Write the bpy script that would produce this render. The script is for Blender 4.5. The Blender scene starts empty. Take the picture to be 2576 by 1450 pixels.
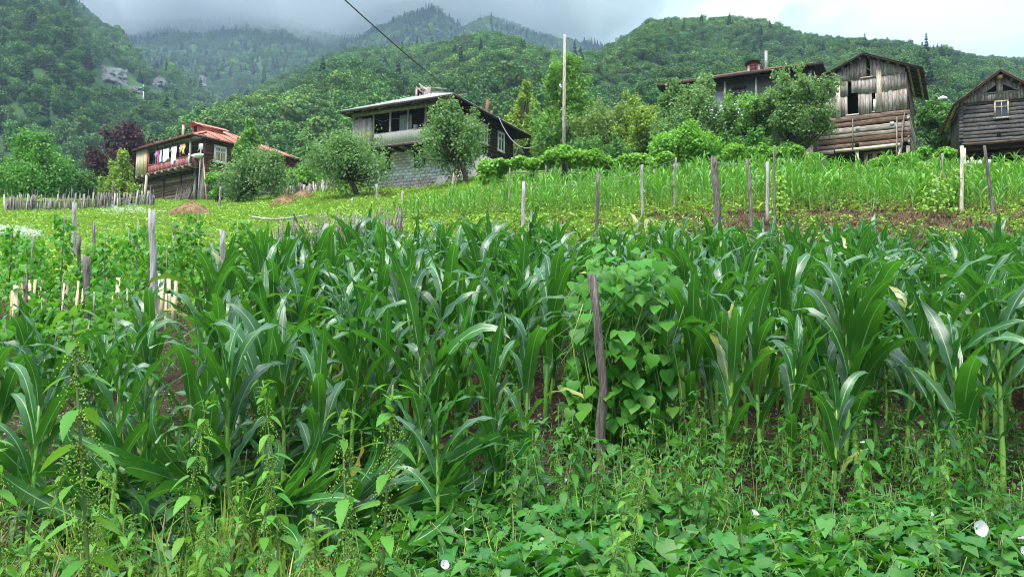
import bpy, math, random
import numpy as np
from mathutils import Matrix, Vector, Euler

# ------------------------------------------------------------------ camera, sky, sun, exposure
scene = bpy.context.scene
COL = scene.collection
F = 1983.0                       # focal length in units of a 2575 px wide frame
PITCH, ROLL, CZ = math.radians(3.9), math.radians(0.9), 1.6
cam_d = bpy.data.cameras.new("camera")
cam = bpy.data.objects.new("camera", cam_d); COL.objects.link(cam)
cam_d.sensor_width = 36.0; cam_d.lens = 36.0 * F / 2575.0
cam_d.clip_start = 0.05; cam_d.clip_end = 6000
CAMR = Matrix.Rotation(math.pi / 2 + PITCH, 3, 'X') @ Matrix.Rotation(ROLL, 3, 'Z')
cam.matrix_world = Matrix.Translation((0, 0, CZ)) @ CAMR.to_4x4()
scene.camera = cam

SUN_EL, SUN_AZ = math.radians(62), math.radians(215)     # azimuth: clockwise from +Y (behind left)
world = bpy.data.worlds.new("World"); scene.world = world; world.use_nodes = True
def build_world():
    nt = world.node_tree; N = nt.nodes; L = nt.links; N.clear()
    out = N.new('ShaderNodeOutputWorld'); bg = N.new('ShaderNodeBackground'); bg.inputs['Strength'].default_value = 0.1
    sky = N.new('ShaderNodeTexSky'); sky.sky_type = 'NISHITA'; sky.sun_disc = False
    sky.sun_elevation = SUN_EL; sky.sun_rotation = SUN_AZ; sky.altitude = 900
    tc = N.new('ShaderNodeTexCoord'); mp = N.new('ShaderNodeMapping')
    mp.inputs['Scale'].default_value = (1.0, 1.0, 1.9); mp.inputs['Location'].default_value = (3.9, 0.2, 0.6)
    L.new(tc.outputs['Generated'], mp.inputs['Vector'])
    n1 = N.new('ShaderNodeTexNoise'); n1.inputs['Scale'].default_value = 3.4; n1.inputs['Detail'].default_value = 8; n1.inputs['Distortion'].default_value = 0.15
    L.new(mp.outputs['Vector'], n1.inputs['Vector'])
    cr = N.new('ShaderNodeValToRGB'); e = cr.color_ramp.elements
    e[0].position = 0.40; e[0].color = (3.3, 4.1, 5.1, 1)
    e[1].position = 0.66; e[1].color = (5.6, 6.1, 6.8, 1)
    m = cr.color_ramp.elements.new(0.52); m.color = (4.2, 5.0, 5.9, 1)
    L.new(n1.outputs['Fac'], cr.inputs['Fac'])
    sp = N.new('ShaderNodeSeparateXYZ'); L.new(tc.outputs['Generated'], sp.inputs[0])
    mr = N.new('ShaderNodeMapRange'); mr.inputs['From Min'].default_value = 0.30; mr.inputs['From Max'].default_value = 1.0
    mr.inputs['To Min'].default_value = 0.50; mr.inputs['To Max'].default_value = 3.0
    L.new(sp.outputs['Z'], mr.inputs['Value'])
    mul = N.new('ShaderNodeVectorMath'); mul.operation = 'SCALE'
    L.new(cr.outputs['Color'], mul.inputs[0]); L.new(mr.outputs[0], mul.inputs['Scale'])
    mx = N.new('ShaderNodeMix'); mx.data_type = 'RGBA'; mx.inputs['Factor'].default_value = 0.88
    L.new(sky.outputs[0], mx.inputs['A']); L.new(mul.outputs[0], mx.inputs['B'])
    L.new(mx.outputs['Result'], bg.inputs['Color']); L.new(bg.outputs[0], out.inputs['Surface'])
build_world()
sun_d = bpy.data.lights.new("sun", 'SUN'); sun_d.energy = 2.4; sun_d.angle = math.radians(22); sun_d.color = (1.0, 0.96, 0.9)
sun = bpy.data.objects.new("sun", sun_d); COL.objects.link(sun)
_sd = Vector((math.sin(SUN_AZ) * math.cos(SUN_EL), math.cos(SUN_AZ) * math.cos(SUN_EL), math.sin(SUN_EL)))
sun.rotation_euler = _sd.to_track_quat('Z', 'Y').to_euler()
vs = scene.view_settings
vs.view_transform = 'Standard'; vs.look = 'None'; vs.exposure = 1.6; vs.gamma = 1.0; vs.use_curve_mapping = False
scene.render.engine = 'CYCLES'
cy = scene.cycles
cy.max_bounces = 6; cy.diffuse_bounces = 3; cy.glossy_bounces = 2; cy.transmission_bounces = 4; cy.transparent_max_bounces = 4; cy.volume_bounces = 4
cy.use_denoising = True; cy.filter_width = 1.0; cy.sample_clamp_indirect = 6.0

# ------------------------------------------------------------------ projection helpers (pixel of the photo + distance -> place)
_R = np.array(CAMR)
def ray(u, v): return _R @ np.array([(u - 1287.5) / F, (725 - v) / F, -1.0])
def at(u, v, d):
    r = ray(u, v); p = r * (d / r[1]); p[2] += CZ; return p
def proj(P):
    q = (np.asarray(P, float) - np.array([0, 0, CZ])) @ _R
    return np.stack([1287.5 + F * q[..., 0] / -q[..., 2], 725 - F * q[..., 1] / -q[..., 2]], -1)

# ------------------------------------------------------------------ numpy noise
def _hash(ix, iy, s):
    h = (ix.astype(np.int64) * 374761393 + iy.astype(np.int64) * 668265263 + s * 1442695041) & 0x7fffffff
    h = ((h ^ (h >> 13)) * 1274126177) & 0x7fffffff
    return ((h ^ (h >> 16)) & 0xffff) / 65535.0
def vnoise(x, y, s=0):
    x = np.asarray(x, float); y = np.asarray(y, float)
    ix = np.floor(x); iy = np.floor(y); fx = x - ix; fy = y - iy
    fx = fx * fx * (3 - 2 * fx); fy = fy * fy * (3 - 2 * fy)
    a = _hash(ix, iy, s); b = _hash(ix + 1, iy, s); c = _hash(ix, iy + 1, s); d = _hash(ix + 1, iy + 1, s)
    return (a * (1 - fx) + b * fx) * (1 - fy) + (c * (1 - fx) + d * fx) * fy
def fbm(x, y, s=0, o=4):
    r = 0; a = 0.5; t = 0
    for i in range(o):
        r = r + a * vnoise(x * 2 ** i + 17.3 * i, y * 2 ** i - 9.1 * i, s + i); t += a; a *= 0.5
    return r / t

# ------------------------------------------------------------------ geometry collector
class G:
    def __init__(s): s.V = []; s.F = []; s.U = []; s.L = []; s.M = []; s.n = 0
    def add(s, V, Fa, uv=None, lv=None, mat=0):
        V = np.asarray(V, float).reshape(-1, 3); k = len(V)
        s.V.append(V); s.U.append(np.zeros((k, 2)) if uv is None else np.asarray(uv, float))
        s.L.append(np.full(k, 0.5) if lv is None else np.broadcast_to(np.asarray(lv, float), (k,)))
        for f in (Fa if isinstance(Fa, list) else [Fa]):
            f = np.asarray(f, int) + s.n; s.F.append(f); s.M.append(np.full(len(f), mat))
        s.n += k; return s
    def merge(s, g, M=None, lv=None, dm=0):
        V = np.concatenate(g.V)
        if M is not None:
            A = np.array(M); V = V @ A[:3, :3].T + A[:3, 3]
        base = s.n
        s.V.append(V); s.U.append(np.concatenate(g.U)); s.L.append(np.concatenate(g.L) if lv is None else np.full(len(V), lv))
        for f, m in zip(g.F, g.M): s.F.append(f + base); s.M.append(m + dm)
        s.n += len(V); return s
    def box(s, x0, x1, y0, y1, z0, z1, j=0.0, mat=0, rng=None):
        V = np.array([[x, y, z] for z in (z0, z1) for y in (y0, y1) for x in (x0, x1)], float)
        if j: V += (rng or RNG).uniform(-j, j, V.shape)
        return s.add(V, np.array([[0, 2, 3, 1], [4, 5, 7, 6], [0, 1, 5, 4], [2, 6, 7, 3], [0, 4, 6, 2], [1, 3, 7, 5]]), mat=mat, lv=(rng or RNG).random())
    def beam(s, p0, p1, w, h, mat=0, up=(0, 0, 1)):
        p0 = np.asarray(p0, float); p1 = np.asarray(p1, float); d = p1 - p0; d /= np.linalg.norm(d)
        a = np.cross(d, up); a /= np.linalg.norm(a) + 1e-9; b = np.cross(a, d)
        V = [p + sa * a * w / 2 + sb * b * h / 2 for p in (p0, p1) for sb in (-1, 1) for sa in (-1, 1)]
        return s.add(V, np.array([[0, 2, 3, 1], [4, 5, 7, 6], [0, 1, 5, 4], [2, 6, 7, 3], [0, 4, 6, 2], [1, 3, 7, 5]]), mat=mat)
    def tube(s, P, R, n=6, mat=0, cap=True, lv=0.5):
        P = np.asarray(P, float); m = len(P); R = np.broadcast_to(np.asarray(R, float), (m,))
        T = np.gradient(P, axis=0); T /= np.linalg.norm(T, axis=1)[:, None] + 1e-9
        ref = np.array([1.0, 0, 0]) if abs(T[0][0]) < 0.8 else np.array([0, 1.0, 0])
        a = np.cross(T, ref); a /= np.linalg.norm(a, axis=1)[:, None] + 1e-9; b = np.cross(T, a)
        th = np.arange(n) * 2 * math.pi / n
        V = P[:, None, :] + R[:, None, None] * (np.cos(th)[None, :, None] * a[:, None, :] + np.sin(th)[None, :, None] * b[:, None, :])
        V = V.reshape(-1, 3); i, k = np.meshgrid(np.arange(m - 1), np.arange(n), indexing='ij'); k2 = (k + 1) % n
        Q = np.stack([i * n + k, i * n + k2, (i + 1) * n + k2, (i + 1) * n + k], -1).reshape(-1, 4)
        uv = np.stack(np.broadcast_arrays((np.arange(n) / n)[None, :], np.linspace(0, 1, m)[:, None]), -1).reshape(-1, 2)
        fs = [Q]
        if cap and n >= 3: fs += [np.arange(n)[None, :] + (m - 1) * n, np.arange(n)[::-1][None, :]]
        return s.add(V, fs, uv=uv, mat=mat, lv=lv)
    def mesh(s, name, mats, smooth=False):
        me = bpy.data.meshes.new(name)
        V = np.concatenate(s.V); me.vertices.add(len(V)); me.vertices.foreach_set('co', V.astype(np.float32).ravel())
        tot = np.concatenate([np.full(len(f), f.shape[1]) for f in s.F]); lp = np.concatenate([f.ravel() for f in s.F])
        me.loops.add(len(lp)); me.loops.foreach_set('vertex_index', lp.astype(np.int32))
        me.polygons.add(len(tot)); st = np.concatenate([[0], np.cumsum(tot)[:-1]])
        me.polygons.foreach_set('loop_start', st.astype(np.int32))
        try: me.polygons.foreach_set('loop_total', tot.astype(np.int32))
        except Exception: pass
        me.polygons.foreach_set('material_index', np.concatenate(s.M).astype(np.int32))
        if smooth: me.polygons.foreach_set('use_smooth', np.ones(len(tot), bool))
        at_ = me.attributes.new('uvv', 'FLOAT2', 'POINT'); at_.data.foreach_set('vector', np.concatenate(s.U).astype(np.float32).ravel())
        at_ = me.attributes.new('lv', 'FLOAT', 'POINT'); at_.data.foreach_set('value', np.concatenate(s.L).astype(np.float32))
        for m in (mats if isinstance(mats, (list, tuple)) else [mats]): me.materials.append(m)
        me.update(calc_edges=True); me.validate(); return me
RNG = np.random.default_rng(7)

# ------------------------------------------------------------------ objects, parts, properties
def setp(o, label=None, cat=None, group=None, kind=None):
    for k, v in (('label', label), ('category', cat), ('group', group), ('kind', kind)):
        if v: o[k] = v
    return o
def thing(name, label, cat, loc=(0, 0, 0), rotz=0.0, group=None):
    o = bpy.data.objects.new(name, None); o.empty_display_size = 0.2; COL.objects.link(o)
    o.location = loc; o.rotation_euler = (0, 0, rotz); return setp(o, label, cat, group)
def obj(name, me, parent=None, loc=(0, 0, 0), rot=(0, 0, 0), sc=None, **kw):
    o = bpy.data.objects.new(name, me); COL.objects.link(o); o.location = loc; o.rotation_euler = rot
    if sc is not None: o.scale = (sc, sc, sc) if np.isscalar(sc) else sc
    if parent is not None: o.parent = parent
    return setp(o, **kw)
def part(name, g, mat, parent, smooth=False, **kw): return obj(name, g.mesh(name, mat, smooth), parent, **kw)
class Proto:
    """a plant built once: parts share their mesh between all copies of the plant"""
    def __init__(s): s.parts = []
    def add(s, name, g, mat, loc=(0, 0, 0), rot=(0, 0, 0), sc=1.0, smooth=True, me=None):
        s.parts.append((name, me or g.mesh(name, mat, smooth), g, mat, loc, rot, sc)); return s
    def inst(s, name, label, cat, loc, rot=(0, 0, 0), sc=1.0, group=None):
        r = thing(name, label, cat, loc, 0, group); r.rotation_euler = rot; r.scale = (sc, sc, sc)
        for (n, me, g, m, l, ro, k) in s.parts: obj(n, me, r, l, ro, k)
        return r
    def joined(s, name):
        g = G(); mats = []
        for (n, me, gg, m, l, ro, k) in s.parts:
            if m not in mats: mats.append(m)
            g.merge(gg, Matrix.Translation(l) @ Euler(ro).to_matrix().to_4x4() @ Matrix.Diagonal((k, k, k, 1)), dm=mats.index(m))
        return g.mesh(name, mats, True)

# ------------------------------------------------------------------ materials
MATS = {}
class NT:
    def __init__(s, name):
        s.m = bpy.data.materials.new(name); s.m.use_nodes = True; s.t = s.m.node_tree; s.t.nodes.clear()
        s.out = s.n('ShaderNodeOutputMaterial'); MATS[name] = s.m
    def n(s, ty, **kw):
        x = s.t.nodes.new(ty)
        for k, v in kw.items(): setattr(x, k, v)
        return x
    def l(s, a, b): s.t.links.new(a, b)
    def val(s, sock, v):
        if hasattr(v, 'links') or hasattr(v, 'is_output') and v.is_output: s.l(v, sock)
        else: sock.default_value = v
    def math(s, op, a, b=0.0, c=None, clamp=False):
        x = s.n('ShaderNodeMath', operation=op, use_clamp=clamp); s.val(x.inputs[0], a); s.val(x.inputs[1], b)
        if c is not None: s.val(x.inputs[2], c)
        return x.outputs[0]
    def mix(s, f, a, b, bt='MIX'):
        x = s.n('ShaderNodeMix', data_type='RGBA', blend_type=bt); s.val(x.inputs['Factor'], f)
        s.val(x.inputs['A'], a if not isinstance(a, tuple) else (*a, 1)[:4]); s.val(x.inputs['B'], b if not isinstance(b, tuple) else (*b, 1)[:4]); return x.outputs['Result']
    def noise(s, vec, scale, detail=4, dist=0.0, rough=0.55):
        x = s.n('ShaderNodeTexNoise'); x.inputs['Scale'].default_value = scale; x.inputs['Detail'].default_value = detail
        x.inputs['Distortion'].default_value = dist; x.inputs['Roughness'].default_value = rough
        if vec is not None: s.l(vec, x.inputs['Vector'])
        return x.outputs['Fac']
    def coords(s, scale=(1, 1, 1), which='Object', off=True):
        tc = s.n('ShaderNodeTexCoord'); v = tc.outputs[which]
        if off:
            oi = s.n('ShaderNodeObjectInfo'); a = s.n('ShaderNodeVectorMath', operation='SCALE'); a.inputs[0].default_value = (31.7, 17.1, 23.9)
            s.l(oi.outputs['Random'], a.inputs['Scale']); b = s.n('ShaderNodeVectorMath', operation='ADD'); s.l(v, b.inputs[0]); s.l(a.outputs[0], b.inputs[1]); v = b.outputs[0]
        mp = s.n('ShaderNodeMapping'); mp.inputs['Scale'].default_value = scale; s.l(v, mp.inputs['Vector']); return mp.outputs[0]
    def ramp(s, f, els):
        x = s.n('ShaderNodeValToRGB'); s.l(f, x.inputs['Fac']); e = x.color_ramp.elements
        while len(e) < len(els): e.new(0.5)
        for k, (p, c) in zip(e, els): k.position = p; k.color = (*c, 1)
        return x.outputs['Color']
    def rnd(s): return s.n('ShaderNodeObjectInfo').outputs['Random']
    def attr(s, name): return s.n('ShaderNodeAttribute', attribute_name=name)
    def bsdf(s, col, rough=0.7, spec=0.3, metal=0.0, bump=None, bstr=0.3, bdist=0.01):
        p = s.n('ShaderNodeBsdfPrincipled'); s.val(p.inputs['Base Color'], col if not isinstance(col, tuple) else (*col, 1))
        s.val(p.inputs['Roughness'], rough); p.inputs['Specular IOR Level'].default_value = spec; p.inputs['Metallic'].default_value = metal
        if bump is not None:
            b = s.n('ShaderNodeBump'); b.inputs['Strength'].default_value = bstr; b.inputs['Distance'].default_value = bdist
            s.l(bump, b.inputs['Height']); s.l(b.outputs[0], p.inputs['Normal'])
        return p
    def done(s, p): s.l(p.outputs[0], s.out.inputs['Surface']); return s.m
def hsv(t, col, h=None, sat=None, v=None):
    x = t.n('ShaderNodeHueSaturation'); t.val(x.inputs['Color'], col)
    for k, q in (('Hue', h), ('Saturation', sat), ('Value', v)):
        if q is not None: t.val(x.inputs[k], q)
    return x.outputs[0]

def wood(name, dark, mid, light, horiz=False, rough=0.8, var=0.5, stain=0.5):
    t = NT(name); sc = (1.6, 1.6, 16.0) if horiz else (16.0, 16.0, 1.6)
    v = t.coords(sc); g = t.noise(v, 2.2, 6, 0.6)
    c = t.ramp(g, [(0.3, dark), (0.52, mid), (0.75, light)])
    v2 = t.coords((1, 1, 1)); st = t.noise(v2, 1.3, 4)
    c = t.mix(t.math('MULTIPLY', t.math('SUBTRACT', st, 0.42, clamp=True), 3.0 * stain, clamp=True), c, dark)
    c = hsv(t, c, v=t.math('MULTIPLY_ADD', t.rnd(), var, 1 - var / 2), sat=t.math('MULTIPLY_ADD', t.rnd(), -0.35, 1.1))
    return t.done(t.bsdf(c, rough, 0.2, bump=g, bstr=0.6, bdist=0.012))
wood('wood_grey', (0.12, 0.09, 0.068), (0.37, 0.32, 0.27), (0.56, 0.52, 0.47))
wood('wood_grey_h', (0.075, 0.056, 0.042), (0.30, 0.25, 0.205), (0.50, 0.455, 0.41), True)
wood('wood_brown_h', (0.045, 0.027, 0.018), (0.165, 0.10, 0.065), (0.34, 0.245, 0.175), True)
wood('wood_char_h', (0.03, 0.027, 0.026), (0.11, 0.10, 0.095), (0.23, 0.215, 0.2), True)
wood('wood_dark_h', (0.008, 0.004, 0.003), (0.030, 0.014, 0.010), (0.065, 0.034, 0.022), True, 0.6, 0.4)
wood('wood_dark', (0.012, 0.007, 0.005), (0.04, 0.025, 0.018), (0.08, 0.055, 0.04))
wood('wood_redbrown_h', (0.035, 0.013, 0.007), (0.13, 0.05, 0.025), (0.24, 0.11, 0.06), True, 0.6)
wood('wood_pale', (0.28, 0.22, 0.15), (0.52, 0.45, 0.34), (0.68, 0.61, 0.5), stain=0.2)
wood('wood_pale_h', (0.28, 0.22, 0.15), (0.52, 0.45, 0.34), (0.68, 0.61, 0.5), True, stain=0.2)
wood('wood_fresh', (0.32, 0.17, 0.08), (0.52, 0.30, 0.15), (0.65, 0.42, 0.24), stain=0.2)
wood('lath', (0.34, 0.24, 0.12), (0.52, 0.40, 0.23), (0.66, 0.54, 0.36), var=0.25, stain=0.1)
wood('red_board', (0.13, 0.06, 0.055), (0.33, 0.085, 0.075), (0.5, 0.27, 0.25), var=0.4)
wood('red_post', (0.12, 0.035, 0.025), (0.25, 0.06, 0.04), (0.36, 0.12, 0.09))
wood('yellow_board', (0.34, 0.28, 0.16), (0.58, 0.51, 0.32), (0.7, 0.64, 0.45), var=0.2, stain=0.2)
wood('post_grey', (0.13, 0.12, 0.105), (0.36, 0.34, 0.31), (0.54, 0.52, 0.48), var=0.3)
wood('post_dark', (0.05, 0.042, 0.036), (0.17, 0.145, 0.125), (0.31, 0.275, 0.24), var=0.4)
wood('stick', (0.07, 0.055, 0.045), (0.22, 0.185, 0.16), (0.42, 0.38, 0.345), var=0.6)
wood('pole_wood', (0.10, 0.068, 0.045), (0.29, 0.23, 0.175), (0.46, 0.40, 0.33), stain=0.3)
wood('bark', (0.02, 0.016, 0.012), (0.075, 0.06, 0.048), (0.15, 0.125, 0.1))

def old_wood(name):
    t = NT(name); g = t.noise(t.coords((38, 38, 3.2)), 1.6, 8, 1.2, 0.7); big = t.noise(t.coords((9, 9, 2.0)), 1.4, 5, 0.8)
    c = t.ramp(g, [(0.28, (0.028, 0.022, 0.018)), (0.5, (0.15, 0.125, 0.105)), (0.72, (0.34, 0.31, 0.28))]); c = t.mix(t.math('MULTIPLY', t.math('SUBTRACT', big, 0.5, clamp=True), 5.0, clamp=True), c, (0.045, 0.034, 0.028))
    return t.done(t.bsdf(c, 0.9, 0.15, bump=g, bstr=1.0, bdist=0.02))
old_wood('old_wood')
def plain(name, col, rough=0.7, spec=0.3, metal=0.0, nscale=3.0, amt=0.35, dark=None, var=0.15, bump=0.15):
    t = NT(name); v = t.coords(); n = t.noise(v, nscale, 6)
    dk = dark or tuple(k * 0.45 for k in col)
    c = t.mix(t.math('MULTIPLY', t.math('SUBTRACT', n, 0.4, clamp=True), amt * 6, clamp=True), col, dk)
    c = hsv(t, c, v=t.math('MULTIPLY_ADD', t.rnd(), var, 1 - var / 2))
    return t.done(t.bsdf(c, rough, spec, metal, bump=t.noise(v, nscale * 8, 3), bstr=bump))
plain('roof_red', (0.42, 0.165, 0.10), 0.55, 0.3, nscale=1.2, dark=(0.30, 0.115, 0.075), amt=0.25)
plain('roof_red_dark', (0.36, 0.085, 0.055), 0.6, 0.3, nscale=2, amt=0.3)
plain('sheet_grey', (0.34, 0.345, 0.34), 0.75, 0.2, nscale=1.6, dark=(0.17, 0.165, 0.15), amt=0.35, var=0.3)
plain('sheet_cream', (0.50, 0.49, 0.44), 0.7, 0.2, nscale=1.5, dark=(0.30, 0.33, 0.2), amt=0.2, var=0.14)
plain('sheet_white', (0.72, 0.75, 0.8), 0.45, 0.4, nscale=2, dark=(0.4, 0.45, 0.5), amt=0.15)
plain('sheet_rust', (0.16, 0.075, 0.05), 0.8, 0.2, nscale=3, dark=(0.05, 0.03, 0.025), amt=0.4)
plain('roof_dark', (0.055, 0.045, 0.04), 0.85, 0.2, nscale=3, dark=(0.02, 0.016, 0.014), amt=0.4, var=0.4)
plain('block', (0.60, 0.60, 0.585), 0.9, 0.15, nscale=5, dark=(0.30, 0.30, 0.285), amt=0.28, var=0.4, bump=0.6)
plain('mortar', (0.48, 0.475, 0.45), 0.95, 0.1, nscale=6, amt=0.2)
plain('plaster', (0.55, 0.50, 0.43), 0.9, 0.15, nscale=1.5, dark=(0.36, 0.29, 0.22), amt=0.25)
plain('plaster_green', (0.36, 0.42, 0.34), 0.85, 0.2, nscale=2, dark=(0.22, 0.25, 0.2), amt=0.25)
plain('white_paint', (0.72, 0.73, 0.72), 0.5, 0.4, nscale=4, dark=(0.5, 0.5, 0.48), amt=0.12)
plain('white_enamel', (0.82, 0.82, 0.8), 0.2, 0.5, nscale=4, amt=0.02, bump=0.0)
plain('metal_pipe', (0.30, 0.29, 0.27), 0.5, 0.4, 0.4, nscale=6)
plain('rust_pipe', (0.22, 0.10, 0.065), 0.75, 0.2, nscale=8)
plain('rubber', (0.02, 0.02, 0.02), 0.6, 0.3)
plain('cable', (0.025, 0.025, 0.027), 0.6, 0.3)
plain('cable_grey', (0.28, 0.28, 0.27), 0.6, 0.3)
plain('curtain', (0.46, 0.33, 0.2), 0.9, 0.1, nscale=6)
plain('curtain_blue', (0.5, 0.64, 0.68), 0.9, 0.1, nscale=6)
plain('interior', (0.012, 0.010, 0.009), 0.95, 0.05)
plain('rock', (0.105, 0.107, 0.105), 0.95, 0.1, nscale=0.12, dark=(0.05, 0.06, 0.05), amt=0.5, bump=0.5)
plain('stone', (0.27, 0.25, 0.235), 0.9, 0.15, nscale=20, amt=0.3, var=0.7)
for nm, c in (('cloth_white', (0.78, 0.79, 0.82)), ('cloth_lilac', (0.42, 0.38, 0.58)), ('cloth_pink', (0.62, 0.10, 0.32)), ('cloth_blue', (0.55, 0.62, 0.75)), ('cloth_peach', (0.75, 0.45, 0.36)), ('cloth_yellow', (0.66, 0.58, 0.2)), ('tarp_blue', (0.02, 0.10, 0.42))):
    plain(nm, c, 0.9, 0.1, nscale=5, amt=0.12, bump=0.1)
t = NT('glass'); t.done(t.bsdf(t.mix(t.noise(t.coords(), 1.5, 2), (0.015, 0.018, 0.022), (0.06, 0.07, 0.08)), 0.06, 0.9))

def leaf_mat(name, c1, c2, tr, tf=0.3, rough=0.5, spec=0.35, ov=0.35, patch=None, patchscale=0.02, hue=0.03, yellow=None):
    """leaf tissue: per-leaf tint (lv), per-plant tint (random), light through the blade"""
    t = NT(name); lv = t.attr('lv').outputs['Fac']
    c = t.mix(lv, c1, c2); r = t.rnd()
    if patch is not None:
        n = t.noise(t.n('ShaderNodeObjectInfo').outputs['Location'], patchscale, 3)
        c = t.mix(t.math('MULTIPLY', t.math('SUBTRACT', n, 0.45, clamp=True), 5.0, clamp=True), c, patch)
    if yellow is not None:
        c = t.mix(t.math('GREATER_THAN', lv, 0.991), c, yellow)
    c = hsv(t, c, h=t.math('MULTIPLY_ADD', t.math('FRACT', t.math('MULTIPLY', r, 7.31)), hue, 0.5 - hue / 2), v=t.math('MULTIPLY_ADD', r, ov, 1 - ov / 2))
    p = t.bsdf(c, rough, spec); tl = t.n('ShaderNodeBsdfTranslucent')
    tc = t.mix(0.75, c, tr); t.l(tc, tl.inputs['Color'])
    ms = t.n('ShaderNodeMixShader'); ms.inputs[0].default_value = tf; t.l(p.outputs[0], ms.inputs[1]); t.l(tl.outputs[0], ms.inputs[2])
    return t.done(ms)
def corn_mat(name, c1, c2, rib, tr, tf=0.32, rough=0.36, spec=0.5):
    t = NT(name); uv = t.n('ShaderNodeSeparateXYZ'); t.l(t.attr('uvv').outputs['Vector'], uv.inputs[0]); u = uv.outputs[0]; s = uv.outputs[1]
    r = t.rnd(); c = t.mix(t.math('FRACT', t.math('MULTIPLY', r, 3.7)), c1, c2)
    vein = t.math('SINE', t.math('MULTIPLY', u, 75.0)); c = hsv(t, c, v=t.math('MULTIPLY_ADD', vein, 0.10, 1.0))
    d = t.math('ABSOLUTE', t.math('SUBTRACT', u, 0.5))
    mr = t.math('MULTIPLY', t.math('SUBTRACT', 0.045, d, clamp=True), 40.0, clamp=True)
    c = t.mix(t.math('MULTIPLY', mr, 0.75), c, rib)
    base = t.math('MULTIPLY', t.math('SUBTRACT', 0.16, s, clamp=True), 4.0, clamp=True); c = t.mix(base, c, (rib[0] * 0.75, rib[1] * 0.8, rib[2] * 0.5))
    mot = t.noise(t.coords((6, 6, 6)), 3.0, 3); c = hsv(t, c, v=t.math('MULTIPLY_ADD', mot, 0.5, 0.75)); c = hsv(t, c, v=t.math('MULTIPLY_ADD', t.math('FRACT', t.math('MULTIPLY', r, 5.3)), 0.5, 0.75)); c = t.mix(t.math('MULTIPLY', t.math('GREATER_THAN', r, 0.965), t.math('MULTIPLY', s, 0.9, clamp=True)), c, (0.34, 0.30, 0.06))
    p = t.bsdf(c, rough, spec, bump=vein, bstr=0.12, bdist=0.003)
    tl = t.n('ShaderNodeBsdfTranslucent'); t.l(t.mix(0.7, c, tr), tl.inputs['Color'])
    ms = t.n('ShaderNodeMixShader'); ms.inputs[0].default_value = tf; t.l(p.outputs[0], ms.inputs[1]); t.l(tl.outputs[0], ms.inputs[2])
    return t.done(ms)
corn_mat('corn_leaf', (0.014, 0.082, 0.015), (0.033, 0.124, 0.014), (0.32, 0.48, 0.24), (0.12, 0.42, 0.02), tf=0.27, rough=0.34, spec=0.65)
corn_mat('corn_leaf_young', (0.085, 0.26, 0.02), (0.14, 0.33, 0.03), (0.32, 0.48, 0.16), (0.2, 0.5, 0.03), rough=0.45)
leaf_mat('corn_stalk', (0.16, 0.34, 0.05), (0.22, 0.42, 0.08), (0.2, 0.4, 0.05), 0.1, 0.4)
leaf_mat('corn_stalk_young', (0.22, 0.36, 0.09), (0.26, 0.4, 0.12), (0.2, 0.4, 0.05), 0.1, 0.4)
leaf_mat('bean_leaf', (0.038, 0.165, 0.014), (0.085, 0.25, 0.022), (0.18, 0.5, 0.02), 0.34, 0.45, 0.2)
leaf_mat('bean_leaf_lime', (0.14, 0.33, 0.03), (0.22, 0.42, 0.04), (0.3, 0.55, 0.03), 0.3, 0.5, 0.35)
leaf_mat('bindweed_leaf', (0.024, 0.115, 0.016), (0.060, 0.195, 0.026), (0.12, 0.42, 0.02), 0.28, 0.45, 0.3, yellow=(0.5, 0.42, 0.04))
leaf_mat('nettle_leaf', (0.024, 0.105, 0.014), (0.055, 0.180, 0.020), (0.15, 0.45, 0.03), 0.3, 0.5, 0.25)
leaf_mat('nettle_near', (0.065, 0.205, 0.02), (0.12, 0.29, 0.03), (0.25, 0.52, 0.04), 0.35, 0.55, 0.3)
leaf_mat('nettle_seed', (0.15, 0.29, 0.04), (0.26, 0.42, 0.07), (0.2, 0.4, 0.04), 0.2, 0.7, 0.2)
leaf_mat('weed_leaf', (0.026, 0.115, 0.016), (0.065, 0.19, 0.026), (0.15, 0.42, 0.02), 0.28, 0.5, 0.25, yellow=(0.5, 0.4, 0.04))
leaf_mat('weed_stem', (0.10, 0.17, 0.04), (0.18, 0.22, 0.08), (0.2, 0.3, 0.05), 0.1, 0.6)
leaf_mat('grass_blade', (0.16, 0.30, 0.03), (0.32, 0.42, 0.07), (0.3, 0.5, 0.05), 0.25, 0.6, 0.2, ov=0.5)
leaf_mat('meadow_herb', (0.14, 0.30, 0.035), (0.30, 0.44, 0.065), (0.3, 0.5, 0.05), 0.25, 0.6, 0.2, ov=0.5)
leaf_mat('dry_grass', (0.36, 0.30, 0.13), (0.5, 0.42, 0.2), (0.5, 0.4, 0.2), 0.2, 0.7, 0.2)
leaf_mat('dead_stem', (0.12, 0.075, 0.045), (0.22, 0.13, 0.075), (0.2, 0.1, 0.05), 0.05, 0.8, 0.1)
leaf_mat('hay', (0.20, 0.125, 0.06), (0.36, 0.25, 0.13), (0.4, 0.3, 0.1), 0.1, 0.8, 0.1)
leaf_mat('petal', (0.6, 0.61, 0.58), (0.68, 0.68, 0.64), (0.9, 0.9, 0.85), 0.3, 0.6, 0.3, ov=0.05, hue=0)
leaf_mat('white_bloom', (0.7, 0.72, 0.66), (0.85, 0.86, 0.8), (0.9, 0.9, 0.85), 0.2, 0.7, 0.2, ov=0.1, hue=0)
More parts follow.
